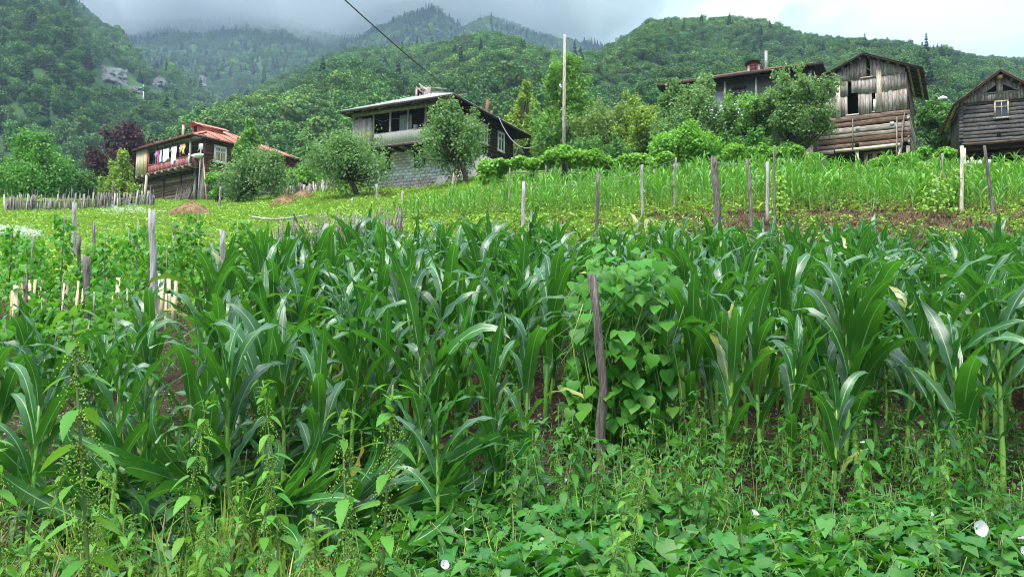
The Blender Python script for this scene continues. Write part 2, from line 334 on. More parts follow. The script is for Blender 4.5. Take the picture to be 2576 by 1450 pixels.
for nm, a, b, tr in (('apple_leaf', (0.085, 0.185, 0.05), (0.19, 0.31, 0.11), (0.25, 0.45, 0.08)), ('pear_leaf', (0.085, 0.225, 0.035), (0.18, 0.36, 0.065), (0.26, 0.52, 0.05)),
                     ('yellow_leaf', (0.166, 0.301, 0.038), (0.307, 0.422, 0.058), (0.3, 0.42, 0.04)), ('olive_leaf', (0.12, 0.215, 0.05), (0.22, 0.33, 0.09), (0.28, 0.43, 0.06)),
                     ('green_leaf', (0.064, 0.198, 0.028), (0.128, 0.320, 0.045), (0.15, 0.4, 0.03)), ('purple_leaf', (0.022, 0.010, 0.016), (0.06, 0.024, 0.032), (0.1, 0.02, 0.03)),
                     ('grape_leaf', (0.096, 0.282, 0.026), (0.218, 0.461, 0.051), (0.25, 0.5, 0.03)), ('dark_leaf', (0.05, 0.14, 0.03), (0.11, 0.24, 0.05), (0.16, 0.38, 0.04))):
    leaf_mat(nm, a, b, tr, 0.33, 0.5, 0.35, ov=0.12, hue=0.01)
leaf_mat('forest_leaf', (0.018, 0.062, 0.014), (0.098, 0.205, 0.038), (0.1, 0.26, 0.03), 0.15, 0.65, 0.2, ov=0.8, patch=(0.125, 0.235, 0.042), patchscale=0.012, hue=0.05)
leaf_mat('conifer_leaf', (0.014, 0.042, 0.018), (0.030, 0.072, 0.028), (0.03, 0.1, 0.03), 0.05, 0.7, 0.2, ov=0.5, hue=0.02)

# ------------------------------------------------------------------ terrain
_DU = [-700, 100, 500, 1000, 1287, 1900, 2400, 3300]
_DD = [3, 5, 8, 13, 20, 28, 36, 46, 58]
_ROWS = {  # row of the ground in the photo at each distance (None: by height)
    -700: [None, None, None, None, 705, 622, 580, 545, 512], 100: [None, None, None, None, 690, 610, 568, 536, 507], 500: [None, None, None, None, 680, 603, 556, 528, 512],
    1000: [None, None, None, None, 655, 575, 518, 484, 462], 1287: [None, None, None, None, 650, 545, 474, 444, 428], 1900: [None, None, None, None, 648, 515, 450, 420, 405],
    2400: [None, None, None, None, 635, 512, 434, 402, 385], 3300: [None, None, None, None, 620, 500, 425, 395, 380]}
_ZN = [0.12, 0.36, 0.92, 1.95]
def _tables():
    dd = np.array([-400, -60, -6, 0, 1.5] + _DD + [72, 110, 170, 400, 3000], float); cols = []
    for u in _DU:
        z = [-14, -4, -0.1, 0.0, 0.03] + _ZN + [at(u, r, d)[2] for d, r in zip(_DD[4:], _ROWS[u][4:])]
        e = z[-1]; z += [e + 1.6, e + 4, e + 9, e + 12, e + 14]; cols.append(z)
    return dd, np.array(cols)
_dd, _zz = _tables()
_dres = np.arange(-40, 175, 0.25); _k = np.ones(9) / 9
_zres = np.array([np.convolve(np.pad(np.interp(_dres, _dd, c), 4, mode='edge'), _k, 'valid') for c in _zz])
_acol = np.array([(u - 1287.5) / F for u in _DU])
def ground_z(x, y):
    x = np.asarray(x, float); y = np.asarray(y, float); a = np.clip(x / np.maximum(y, 4.0), _acol[0], _acol[-1])
    i = np.clip(np.searchsorted(_acol, a) - 1, 0, len(_acol) - 2); f = (a - _acol[i]) / (_acol[i + 1] - _acol[i]); f = f * f * (3 - 2 * f)
    near = np.clip((y + 40) / 0.25, 0, len(_dres) - 2); j = near.astype(int); g = near - j
    z = (1 - f) * ((1 - g) * _zres[i, j] + g * _zres[i, j + 1]) + f * ((1 - g) * _zres[i + 1, j] + g * _zres[i + 1, j + 1])
    far = (y > 170) | (y < -38)
    if np.any(far):
        zf = (1 - f) * np.array([np.interp(y, _dd, c) for c in _zz])[i, np.arange(i.size).reshape(i.shape)] if False else None
        zc = np.stack([np.interp(y, _dd, c) for c in _zz]); zi = np.take_along_axis(zc, i[None], 0)[0]; zj = np.take_along_axis(zc, i[None] + 1, 0)[0]
        z = np.where(far, (1 - f) * zi + f * zj, z)
    return z + (fbm(x * 0.9, y * 0.9, 3, 3) - 0.5) * 0.10
def gz(x, y): return float(ground_z(np.array([x]), np.array([y]))[0])
def gp(u, d):
    """point of the ground at picture column u and distance d"""
    v = 700
    for _ in range(4):
        p = at(u, v, d); z = gz(p[0], d); v = proj((p[0], d, z))[1]
    return np.array([p[0], d, z])

def soil_mat():
    t = NT('ground_soil'); v = t.coords((1, 1, 1), off=False)
    n = t.noise(v, 2.2, 8); n2 = t.noise(v, 22.0, 4)
    soil = t.ramp(n2, [(0.3, (0.014, 0.0085, 0.0055)), (0.55, (0.040, 0.025, 0.016)), (0.8, (0.10, 0.068, 0.046))])
    grass = t.ramp(n, [(0.3, (0.07, 0.14, 0.022)), (0.55, (0.13, 0.21, 0.035)), (0.8, (0.22, 0.27, 0.06))])
    lv = t.attr('lv').outputs['Fac']; f = t.math('MULTIPLY', t.math('SUBTRACT', t.math('ADD', lv, t.math('MULTIPLY', t.math('SUBTRACT', n, 0.5), 0.6)), 0.4), 5.0, clamp=True)
    return t.done(t.bsdf(t.mix(f, soil, grass), 0.95, 0.1, bump=n2, bstr=0.8, bdist=0.03))
def build_ground():
    xs = np.concatenate([-np.geomspace(1800, 46, 22), np.arange(-45, 45.01, 0.5), np.geomspace(46, 1800, 22)])
    ys = np.concatenate([[-400, -150, -60, -25], np.arange(-10, 2, 1.0), np.arange(2, 30, 0.3), np.arange(30, 72, 0.7), np.geomspace(73, 2600, 26)])
    X, Y = np.meshgrid(xs, ys); Z = ground_z(X, Y)
    U = proj(np.stack([X, np.maximum(Y, 1), Z], -1))[..., 0]
    near = Y < 14.5; strip = (Y >= 14.5) & (Y < 27) & (U > 640)
    lv = np.where(near, 0.0, np.where(strip, np.clip(0.55 - (U - 1500) / 1500, 0.08, 0.5), 0.95)); lv = np.where((Y > 26.5) & (Y < 37) & (U > 1000), 0.35, lv)
    nx = len(xs); i, j = np.meshgrid(np.arange(len(ys) - 1), np.arange(nx - 1), indexing='ij')
    Q = np.stack([i * nx + j, i * nx + j + 1, (i + 1) * nx + j + 1, (i + 1) * nx + j], -1).reshape(-1, 4)
    g = G().add(np.stack([X, Y, Z], -1).reshape(-1, 3), Q, lv=lv.ravel())
    obj('ground', g.mesh('ground', soil_mat(), True), kind='structure', label='sloping dark soil and grass of the hillside gardens')
build_ground()

# ------------------------------------------------------------------ mountains (real distances) and their woods
class Mtn:
    def __init__(s, name, sil, db, dr, vb, gully, seed, tree_h=8.0, p=0.85):
        s.name, s.db, s.dr, s.seed, s.gul, s.p = name, db, dr, seed, gully, p
        s.u0, s.u1 = sil[0][0], sil[-1][0]; us = np.linspace(s.u0, s.u1, 240); vs_ = np.interp(us, [q[0] for q in sil], [q[1] for q in sil])
        s.a = np.array([at(u, v, dr)[0] / dr for u, v in zip(us, vs_)]); s.zr = np.array([at(u, v, dr)[2] for u, v in zip(us, vs_)]) - tree_h
        s.zb = np.array([at(u, vb, db)[2] for u in us]); s.zb = np.minimum(s.zb, s.zr - 5)
    def z(s, x, y):
        a = x / y; t = np.clip((y - s.db) / (s.dr - s.db), -0.3, 1.6); zr = np.interp(a, s.a, s.zr); zb = np.interp(a, s.a, s.zb); tt = np.clip(t, 0, 1)
        w = tt * (1 - tt) * 4
        k = fbm(a * 9.0 + 3 * fbm(x / 160, y / 200, s.seed + 5, 2), tt * 1.6, s.seed, 4) - 0.5; k2 = fbm(x / 45, y / 60, s.seed + 9, 3) - 0.5
        z = zb + (zr - zb) * tt ** s.p + w * (k * s.gul * 2 + k2 * s.gul * 0.55)
        z = np.where(t > 1, zr - (t - 1) * (s.dr - s.db) * 0.45, z); return np.where(t < 0, zb + t * 30, z)
    def build(s, mat):
        na, nt = 170, 90; a = np.linspace(s.a[0], s.a[-1], na); t = np.linspace(-0.05, 1.25, nt); A, T = np.meshgrid(a, t); Y = s.db + T * (s.dr - s.db); X = A * Y
        Z = s.z(X, Y); i, j = np.meshgrid(np.arange(nt - 1), np.arange(na - 1), indexing='ij')
        Q = np.stack([i * na + j, i * na + j + 1, (i + 1) * na + j + 1, (i + 1) * na + j], -1).reshape(-1, 4)
        return obj(s.name, G().add(np.stack([X, Y, Z], -1).reshape(-1, 3), Q).mesh(s.name, mat, True), kind='structure')
    def points(s, sp, rng, y0=None):
        ys = np.arange(y0 or s.db, s.dr * 1.015, sp); P = []
        for y in ys:
            xs = np.arange(s.a[0] * y, s.a[-1] * y, sp); P.append(np.stack([xs + rng.uniform(-.48, .48, len(xs)) * sp, np.full(len(xs), y) + rng.uniform(-.48, .48, len(xs)) * sp], -1))
        P = np.concatenate(P); return np.column_stack([P, s.z(P[:, 0], P[:, 1])])
MT = [
    Mtn('near_hill', [(1180, 330), (1260, 255), (1330, 185), (1420, 140), (1500, 112), (1560, 88), (1600, 70), (1640, 48), (1700, 45), (1760, 40), (1870, 30), (1950, 42), (1990, 65), (2050, 75), (2100, 80), (2250, 97), (2380, 118), (2480, 130), (2575, 142), (2800, 175), (3200, 230)], 115, 430, 545, 16, 11, 7, 0.9),
    Mtn('middle_hill', [(-300, 470), (100, 450), (330, 410), (400, 365), (450, 322), (530, 272), (620, 225), (700, 186), (760, 160), (830, 130), (900, 115), (1000, 107), (1150, 108), (1280, 122), (1400, 145), (1500, 175), (1750, 260)], 120, 540, 545, 20, 23, 7, 0.9),
    Mtn('left_mountain', [(-900, -330), (-400, -190), (-200, -120), (0, -60), (150, -20), (190, 5), (240, 55), (300, 112), (340, 150), (400, 205), (450, 250), (520, 300), (600, 345), (700, 400), (800, 440)], 220, 850, 520, 40, 37, 9, 0.8),
    Mtn('back_mountain', [(-300, 20), (0, 40), (250, 50), (450, 48), (600, 42), (690, 40), (750, 52), (850, 84), (900, 92), (1000, 112), (1150, 150), (1300, 200)], 650, 1300, 420, 55, 53, 9, 0.8),
    Mtn('peak_mountain', [(700, 160), (800, 125), (880, 95), (950, 70), (1000, 45), (1040, 26), (1090, 8), (1130, 40), (1170, 62), (1210, 42), (1240, 40), (1290, 55), (1330, 72), (1400, 92), (1480, 102), (1560, 120), (1750, 180)], 700, 1200, 400, 45, 71, 9, 0.8),
]
def hill_mat():
    t = NT('hill_ground'); n = t.noise(t.coords((1, 1, 1), off=False), 0.05, 6)
    return t.done(t.bsdf(t.ramp(n, [(0.3, (0.018, 0.042, 0.014)), (0.7, (0.04, 0.08, 0.022))]), 0.95, 0.1))
_hm = hill_mat()
for m in MT: m.build(_hm)
def mtn_hit(u, v):
    r = ray(u, v); d = np.arange(120, 1500, 1.0); P = np.outer(d / r[1], r) + [0, 0, CZ]; best = None
    for m in MT:
        a = P[:, 0] / P[:, 1]; ok = (d > m.db) & (d < m.dr) & (a > m.a[0]) & (a < m.a[-1]); z = m.z(P[:, 0], P[:, 1]); h = np.where(ok & (z > P[:, 2]))[0]
        if len(h) and (best is None or h[0] < best): best = h[0]
    return P[best] if best is not None else P[700]

def leaf_cloud(g, rng, lumps, n, ln, wd, up=0.4, shell=0.4, mat=0, droop=0.0):
    """n leaves spread through ellipsoid lumps; lumps rows: cx cy cz rx ry rz"""
    lumps = np.asarray(lumps, float); w = (lumps[:, 3] * lumps[:, 4] * lumps[:, 5]) ** 0.667; k = rng.choice(len(lumps), n, p=w / w.sum())
    d = rng.normal(size=(n, 3)); d /= np.linalg.norm(d, axis=1)[:, None]
    r = 1 - shell * rng.random(n) ** 1.3 + rng.normal(0, 0.07, n); c = lumps[k]
    P = c[:, :3] + d * r[:, None] * c[:, 3:]
    nrm = d * 0.55 + rng.normal(0, 0.55, (n, 3)); nrm[:, 2] += up; nrm /= np.linalg.norm(nrm, axis=1)[:, None]
    ax = np.cross(nrm, rng.normal(size=(n, 3))); ax[:, 2] -= droop; ax -= nrm * np.sum(ax * nrm, 1)[:, None]; ax /= np.linalg.norm(ax, axis=1)[:, None] + 1e-9
    sd = np.cross(nrm, ax); s = rng.uniform(0.65, 1.3, n)[:, None]
    bend = nrm * (ln * 0.12 * s)
    V = np.stack([P - ax * ln / 2 * s, P + sd * wd / 2 * s + bend, P + ax * ln / 2 * s, P - sd * wd / 2 * s + bend], 1).reshape(-1, 3)
    lumpv = rng.random(len(lumps)); lv = np.clip(0.55 * rng.random(n) + 0.45 * lumpv[k], 0, 0.96)
    g.add(V, np.arange(n * 4).reshape(-1, 4), lv=np.repeat(lv, 4), mat=mat); return g

def scatter(name, P, rot, sc, idx, protos, label, cat, kind='stuff', group=None):
    """one object: prototypes instanced on points by geometry nodes"""
    me = bpy.data.meshes.new(name); me.from_pydata([tuple(p) for p in P], [], [])
    a = me.attributes.new('rot', 'FLOAT_VECTOR', 'POINT'); a.data.foreach_set('vector', np.asarray(rot, np.float32).ravel())
    a = me.attributes.new('scl', 'FLOAT_VECTOR', 'POINT'); a.data.foreach_set('vector', np.asarray(sc, np.float32).ravel())
    a = me.attributes.new('idx', 'INT', 'POINT'); a.data.foreach_set('value', np.asarray(idx, np.int32))
    ng = bpy.data.node_groups.new(name + '_nodes', 'GeometryNodeTree')
    ng.interface.new_socket('Geometry', in_out='INPUT', socket_type='NodeSocketGeometry'); ng.interface.new_socket('Geometry', in_out='OUTPUT', socket_type='NodeSocketGeometry')
    N = ng.nodes; L = ng.links; gi = N.new('NodeGroupInput'); go = N.new('NodeGroupOutput'); ip = N.new('GeometryNodeInstanceOnPoints'); jn = N.new('GeometryNodeJoinGeometry')
    for pm in reversed(protos):
        po = bpy.data.objects.new(name + '_plant', pm); oi = N.new('GeometryNodeObjectInfo'); oi.inputs['Object'].default_value = po
        oi.inputs['As Instance'].default_value = True; L.new(oi.outputs['Geometry'], jn.inputs[0])
    def na(nm, ty):
        q = N.new('GeometryNodeInputNamedAttribute'); q.data_type = ty; q.inputs['Name'].default_value = nm; return q.outputs['Attribute']
    L.new(gi.outputs[0], ip.inputs['Points']); L.new(jn.outputs[0], ip.inputs['Instance']); ip.inputs['Pick Instance'].default_value = True
    L.new(na('idx', 'INT'), ip.inputs['Instance Index']); L.new(na('rot', 'FLOAT_VECTOR'), ip.inputs['Rotation']); L.new(na('scl', 'FLOAT_VECTOR'), ip.inputs['Scale'])
    L.new(ip.outputs[0], go.inputs[0])
    o = obj(name, me, kind=kind, label=label, cat=cat, group=group); md = o.modifiers.new('scatter', 'NODES'); md.node_group = ng; return o

def forest_protos():
    rng = np.random.default_rng(5); out = []
    for k in range(4):
        g = G(); lumps = [(0, 0, 5.2, 2.5, 2.5, 2.6)]
        for i in range(9 + k):
            th = rng.uniform(0, 6.28); rr = rng.uniform(1.2, 2.9); z = rng.uniform(2.6, 7.2) - rr * 0.35; s = rng.uniform(1.0, 1.8)
            lumps.append((rr * math.cos(th), rr * math.sin(th), z, s, s, s * 0.85))
        leaf_cloud(g, rng, lumps, 950, 0.74, 0.6, up=0.55, shell=0.35)
        g.tube([(0, 0, -2), (0, 0, 5)], [0.22, 0.12], 5, mat=1); out.append(g.mesh('forest_tree', [MATS['forest_leaf'], MATS['bark']]))
    for k in range(2):
        g = G(); H = 10.5 + k * 2; n = 620; s = rng.random(n) ** 0.75; h = H * (1 - s) * 0.92 + H * 0.06; R = 0.25 + s * (2.3 - 0.3 * k)
        h = h + 0.35 * np.sin(h * 5); th = rng.uniform(0, 6.28, n); rr = R * (0.45 + 0.55 * rng.random(n) ** 0.5)
        P = np.stack([rr * np.cos(th), rr * np.sin(th), h - 0.25 * rr], -1); o = np.stack([np.cos(th), np.sin(th), np.full(n, -0.45)], -1); sd = np.stack([-np.sin(th), np.cos(th), rng.normal(0, .3, n)], -1)
        L_ = (0.5 + 0.35 * R)[:, None]; V = np.stack([P - o * L_ * .5, P + sd * L_ * .32, P + o * L_ * .6, P - sd * L_ * .32], 1).reshape(-1, 3)
        g.add(V, np.arange(n * 4).reshape(-1, 4), lv=np.repeat(rng.random(n), 4)); g.tube([(0, 0, -2), (0, 0, H)], [0.2, 0.03], 5, mat=1); out.append(g.mesh('forest_conifer', [MATS['conifer_leaf'], MATS['bark']]))
    return out
CLIFFS = [(288, 190, 40, 24), (345, 226, 22, 10), (402, 208, 24, 15), (512, 205, 13, 15)]
cliff_pts = [(mtn_hit(u, v), w, h) for u, v, w, h in CLIFFS]
def build_cliffs():
    labels = ['broad pale grey rock cliff high on the wooded left mountain', 'low pale rock ledge just right below the broad cliff', 'grey rock face beside the thin waterfall on the mountain', 'small separate grey crag right of the waterfall cliff', 'pale rock face at the left edge of the picture', 'tiny grey outcrop low on the left mountain wood']
    for k, (P, w, h) in enumerate(cliff_pts):
        n, m = 30, 20; s, t = np.meshgrid(np.linspace(-1, 1, n), np.linspace(1, -1, m)); u0, v0 = CLIFFS[k][:2]; d0 = P[1]
        mt = min((q for q in MT if q.db < d0 < q.dr), key=lambda q: abs(float(q.z(P[:1], P[1:2])[0]) - P[2]))
        U = u0 + s * w * (1 + .25 * (fbm(t * 2 + k, s * 0, 5) - .5)); Vv = v0 - t * h + s * h * .3 * (1 if k < 4 else -.5)
        D = np.arange(d0 - 150, d0 + 150, 1.5); Rr = np.stack([ray(a, b) for a, b in zip(U.ravel(), Vv.ravel())]); Rr = Rr / Rr[:, 1:2]
        Q3 = Rr[:, None, :] * D[None, :, None] + np.array([0, 0, CZ]); hit = mt.z(Q3[..., 0], Q3[..., 1]) > Q3[..., 2]; first = np.where(hit.any(1), hit.argmax(1), len(D) // 2); S = Q3[np.arange(len(first)), first].reshape(m, n, 3)
        edge = np.clip(1.1 - np.maximum(np.abs(s), np.abs(t)) ** 4 * 1.2, 0, 1); j = fbm(s * 5 + k * 7, t * 1.4, 200 + k, 4) - .5; j2 = fbm(s * 2.2, t * 7 + k, 220 + k, 3) - .5
        pull = (7 + 14 * j + 9 * j2) * edge - 5 * (1 - edge); dirs = (S - np.array([0, 0, CZ])); dirs /= np.linalg.norm(dirs, axis=-1)[..., None]; S = S - dirs * pull[..., None]
        i, jj = np.meshgrid(np.arange(m - 1), np.arange(n - 1), indexing='ij'); Q = np.stack([i * n + jj, (i + 1) * n + jj, (i + 1) * n + jj + 1, i * n + jj + 1], -1).reshape(-1, 4)
        obj('rock_cliff', G().add(S.reshape(-1, 3), Q).mesh('rock_cliff', MATS['rock']), label=labels[k], cat='cliff', group='cliffs on the mountains')
build_cliffs()
def waterfall():
    P = []
    for k, v in enumerate(np.linspace(214, 250, 8)):
        h = mtn_hit(360 + (k % 3) * .6, v); dr = h - np.array([0, 0, CZ]); P.append(h - dr / np.linalg.norm(dr) * 9)
    P = np.array(P); obj('waterfall', G().tube(P - P[0], [.22, .3, .25, .34, .3, .36, .3, .25], 6).mesh('waterfall', MATS['sheet_grey'], True), None, tuple(P[0]), label='thin white waterfall beside the grey rock face', cat='waterfall')
waterfall()
def build_forest():
    protos = forest_protos(); specs = [(0, 3.7, 0.62, 0.03, 'wooded slope of leafy trees and firs behind the barns'), (1, 4.5, 0.76, 0.035, 'bright green leafy wood on the middle hill'), (2, 5.4, 0.82, 0.10, 'dense dark wood on the steep left mountain'), (3, 8.0, 1.15, 0.3, 'bluish hazy wood below the low cloud'), (4, 8.0, 1.1, 0.35, 'bluish wood with fir spires on the cloudy peak')]
    nm = ['near_hill_wood', 'middle_hill_wood', 'left_mountain_wood', 'back_mountain_wood', 'peak_wood']
    for k, sp, sc, con, lab in specs:
        rng = np.random.default_rng(300 + k); m = MT[k]; P = m.points(sp, rng)
        uv = proj(P); keep = (uv[:, 0] > -350) & (uv[:, 0] < 2925) & (uv[:, 1] > -320)
        for C, w, h in cliff_pts:
            r = w * C[1] / F; hm = h * C[1] / F; dx = P - C; e = (dx[:, 0] - dx[:, 1] * C[0] / C[1]) / r; zr = dx[:, 2] - dx[:, 1] * (C[2] - CZ) / C[1] + e * hm * .3; keep &= ~((np.abs(e) < 1.05) & (zr > -hm - 6.0) & (zr < hm * 0.85) & (np.abs(dx[:, 1]) < 120) & (rng.random(len(P)) < .97))
        P = P[keep]; n = len(P); cn = fbm(P[:, 0] / 60, P[:, 1] / 60, 400 + k, 3); ridge = np.clip((P[:, 1] - m.db) / (m.dr - m.db), 0, 1)
        isc = rng.random(n) < con * np.clip((cn - 0.42) * 8, 0.05, 2.6) * (0.6 + 0.6 * ridge)
        idx = np.where(isc, 4 + rng.integers(0, 2, n), rng.integers(0, 4, n)); s = sc * rng.uniform(0.62, 1.25, n)
        s3 = np.stack([s * rng.uniform(.85, 1.15, n), s * rng.uniform(.85, 1.15, n), s * rng.uniform(.85, 1.2, n)], -1)
        rot = np.stack([rng.normal(0, .06, n), rng.normal(0, .06, n), rng.uniform(0, 6.28, n)], -1); P[:, 2] -= 0.8
        scatter(nm[k], P, rot, s3, idx, protos, lab, 'wood')
build_forest()

# ------------------------------------------------------------------ air: haze box and the low cloud on the back mountains
def build_air():
    t = NT('haze_air'); v = t.n('ShaderNodeVolumePrincipled'); v.inputs['Color'].default_value = (0.58, 0.78, 1.0, 1); v.inputs['Density'].default_value = HAZE; v.inputs['Anisotropy'].default_value = 0.0
    t.l(v.outputs[0], t.out.inputs['Volume'])
    obj('haze', G().box(-1900, 1900, -420, 2700, -20, 900).mesh('haze', t.m), kind='stuff', label='thin bluish damp air over the whole valley')
    t = NT('cloud_air'); v = t.n('ShaderNodeVolumePrincipled'); v.inputs['Color'].default_value = (0.96, 0.98, 1.0, 1); v.inputs['Density'].default_value = 0.012; v.inputs['Anisotropy'].default_value = 0.1
    t.l(v.outputs[0], t.out.inputs['Volume'])
    nx, ny = 90, 50; xs = np.linspace(-1900, 900, nx); ys = np.linspace(900, 2100, ny); X, Y = np.meshgrid(xs, ys)
    top = 780.0; edge = np.minimum.reduce([(X + 1900) / 400, (900 - X) / 1000, (Y - 900) / 260, (2100 - Y) / 200, np.ones_like(X)]); edge = np.clip(edge * 1.75 - 0.75 * fbm(X / 150, Y / 220, 640, 4), 0, 1); edge = (edge * edge * (3 - 2 * edge)) ** 1.5
    base = 466 + (fbm(X / 130, Y / 130, 601, 5) - 0.5) * 190 + np.clip((X + 250) / 500, 0, 1) * 18
    Zb = top - (top - base) * edge - .05; Zt = np.full_like(X, top) + 20 * edge
    n = nx * ny; V = np.concatenate([np.stack([X, Y, Zb], -1).reshape(-1, 3), np.stack([X, Y, Zt], -1).reshape(-1, 3)])
    i, j = np.meshgrid(np.arange(ny - 1), np.arange(nx - 1), indexing='ij'); q = np.stack([i * nx + j, (i + 1) * nx + j, (i + 1) * nx + j + 1, i * nx + j + 1], -1).reshape(-1, 4)
    fs = [q, q[:, ::-1] + n]
    b = [(0, k) for k in range(nx)] + [(k, nx - 1) for k in range(1, ny)] + [(ny - 1, k) for k in range(nx - 2, -1, -1)] + [(k, 0) for k in range(ny - 2, 0, -1)]
    bi = np.array([r * nx + c for r, c in b]); bj = np.roll(bi, -1); fs.append(np.stack([bi, bj, bj + n, bi + n], -1))
    obj('low_cloud', G().add(V, fs).mesh('low_cloud', t.m), kind='stuff', label='low grey cloud hiding the tops of the back mountains', cat='cloud')
HAZE = 0.00020
build_air()

# ------------------------------------------------------------------ building helpers (local frame: X along the front, -Y towards the viewer, near right corner at the origin)
def bld(name, label, cat, u, v, d, phi):
    return thing(name, label, cat, tuple(at(u, v, d)), -math.radians(phi))
def pbox(name, root, mat, x0, x1, y0, y1, z0, z1, j=0.0, **kw): return part(name, G().box(x0, x1, y0, y1, z0, z1, j), MATS[mat], root, **kw)
def ptube(name, root, mat, P, R, n=8, **kw): return part(name, G().tube(P, R, n), MATS[mat], root, True, **kw)
def corr(g, P0, ex, ey, W, H, amp=0.018, pitch=0.13, cut=None, mat=0, nrm=None):
    """corrugated sheet: waves across ex, length along ey; cut(s)->length of that column"""
    ex = np.asarray(ex, float); ey = np.asarray(ey, float); n_ = np.cross(ex, ey) if nrm is None else np.asarray(nrm, float); n = max(2, int(W / pitch * 4)); s = np.linspace(0, W, n + 1)
    hh = np.array([H if cut is None else max(cut(q), 0.02) for q in s]); wv = amp * np.sin(s / pitch * 2 * math.pi)
    A = np.asarray(P0) + s[:, None] * ex + wv[:, None] * n_; B = A + hh[:, None] * ey; th = n_ * 0.008
    V = np.concatenate([A, B, A - th, B - th]); k = np.arange(n); m = n + 1
    Q = np.concatenate([np.stack([k, k + 1, m + k + 1, m + k], -1), np.stack([2 * m + k + 1, 2 * m + k, 3 * m + k, 3 * m + k + 1], -1), np.stack([k, 2 * m + k, 2 * m + k + 1, k + 1], -1)])
    g.add(V, Q, mat=mat); return g
def hip_roof(root, x0, x1, y0, y1, ze, pitch, mat, sheet=1.0, amp=0.018, cp=0.13, deck='wood_dark', seams=None, rng=RNG, ragged=0.04):
    T = math.tan(math.radians(pitch)); W, D = x1 - x0, y1 - y0; m = min(W, D) / 2; C = math.cos(math.radians(pitch))
    sides = [((x0, y0), (1, 0), (0, 1), W), ((x1, y0), (0, 1), (-1, 0), D), ((x1, y1), (-1, 0), (0, -1), W), ((x0, y1), (0, -1), (1, 0), D)]
    dk = G()
    for (ox, oy), (ax, ay), (bx, by), Ls in sides:
        ey = np.array([bx * C, by * C, math.sin(math.radians(pitch))]); ex = np.array([ax, ay, 0.0]); s = 0.0
        while s < Ls - 1e-6:
            w = min(sheet, Ls - s); lift = rng.uniform(0, 0.012); drop = rng.uniform(0, ragged)
            P0 = np.array([ox, oy, ze + 0.05 + lift]) + ex * s - ey * drop
            g = corr(G(), P0, ex, ey, w - 0.002, m / C, amp, cp, cut=lambda q, s=s: min(s + q, Ls - s - q, m) / C + drop)
            ob = part('roof_sheet', g, MATS[mat], root)
            if seams and s > 0.1:
                L_ = min(s, Ls - s, m) / C
                if L_ > 0.2: part('seam', G().beam(P0 + np.array([0, 0, .03]), P0 + ey * L_ + np.array([0, 0, .03]), 0.035, 0.06), MATS[seams], ob)
            s += w
        a = np.array([ox, oy, ze]); b = a + ex * Ls; c = a + ex * m + ey * m / C; d = b - ex * m + ey * m / C
        dk.add([a, b, d, c], np.array([[0, 1, 2, 3]])); th = np.array([0, 0, -0.07]); dk.add([a + th, b + th, d + th, c + th], np.array([[3, 2, 1, 0]]))
        part('fascia_board', G().beam(a + np.array([0, 0, -.03]), b + np.array([0, 0, -.03]), 0.03, 0.14), MATS[deck], root)
    part('roof_deck', dk, MATS[deck], root)
def window(root, c, wdir, w, h, mats=('white_paint', 'glass'), nm='window', fw=0.07, mull=(1, 1), out=None, cur=None):
    """c: centre on the wall; wdir: unit vector along the wall; outward normal = wdir x up"""
    c = np.asarray(c, float); a = np.asarray(wdir, float); n = np.cross(a, (0, 0, 1)); z = np.array([0, 0, 1.0]); g = G()
    def bar(p, q, wd): g.beam(c + a * p[0] + z * p[1] + n * 0.03, c + a * q[0] + z * q[1] + n * 0.03, wd, 0.09, up=n)
    bar((-w / 2, -h / 2), (-w / 2, h / 2), fw); bar((w / 2, -h / 2), (w / 2, h / 2), fw); bar((-w / 2 - fw / 2, h / 2), (w / 2 + fw / 2, h / 2), fw * 1.3); bar((-w / 2 - fw, -h / 2), (w / 2 + fw, -h / 2), fw * 1.3)
    for k in range(mull[0]): x = -w / 2 + w * (k + 1) / (mull[0] + 1); bar((x, -h / 2), (x, h / 2), fw * 0.6)
    for k in range(mull[1]): y = h / 2 - h * 0.34 * (k + 1); bar((-w / 2, y), (w / 2, y), fw * 0.6)
    fr = part(nm, g, MATS[mats[0]], root); q = G(); e = n * 0.012
    q.add([c - a * w / 2 - z * h / 2 + e, c + a * w / 2 - z * h / 2 + e, c + a * w / 2 + z * h / 2 + e, c - a * w / 2 + z * h / 2 + e], np.array([[0, 1, 2, 3]])); part('pane', q, MATS[mats[1]], fr)
    if cur:
        for s in (-1, 1):
            q = G(); x = np.linspace(0, w * 0.33, 7); wv = 0.01 * np.sin(x * 40)
            A = c + np.outer(s * (w / 2 - 0.02 - x), a) - z * h * .48 + np.outer(0.028 + wv, n); B = A + z * h * .9; k = np.arange(6)
            q.add(np.concatenate([A, B]), np.stack([k, k + 1, 7 + k + 1, 7 + k], -1)); part('curtain', q, MATS[cur], fr)
    return fr
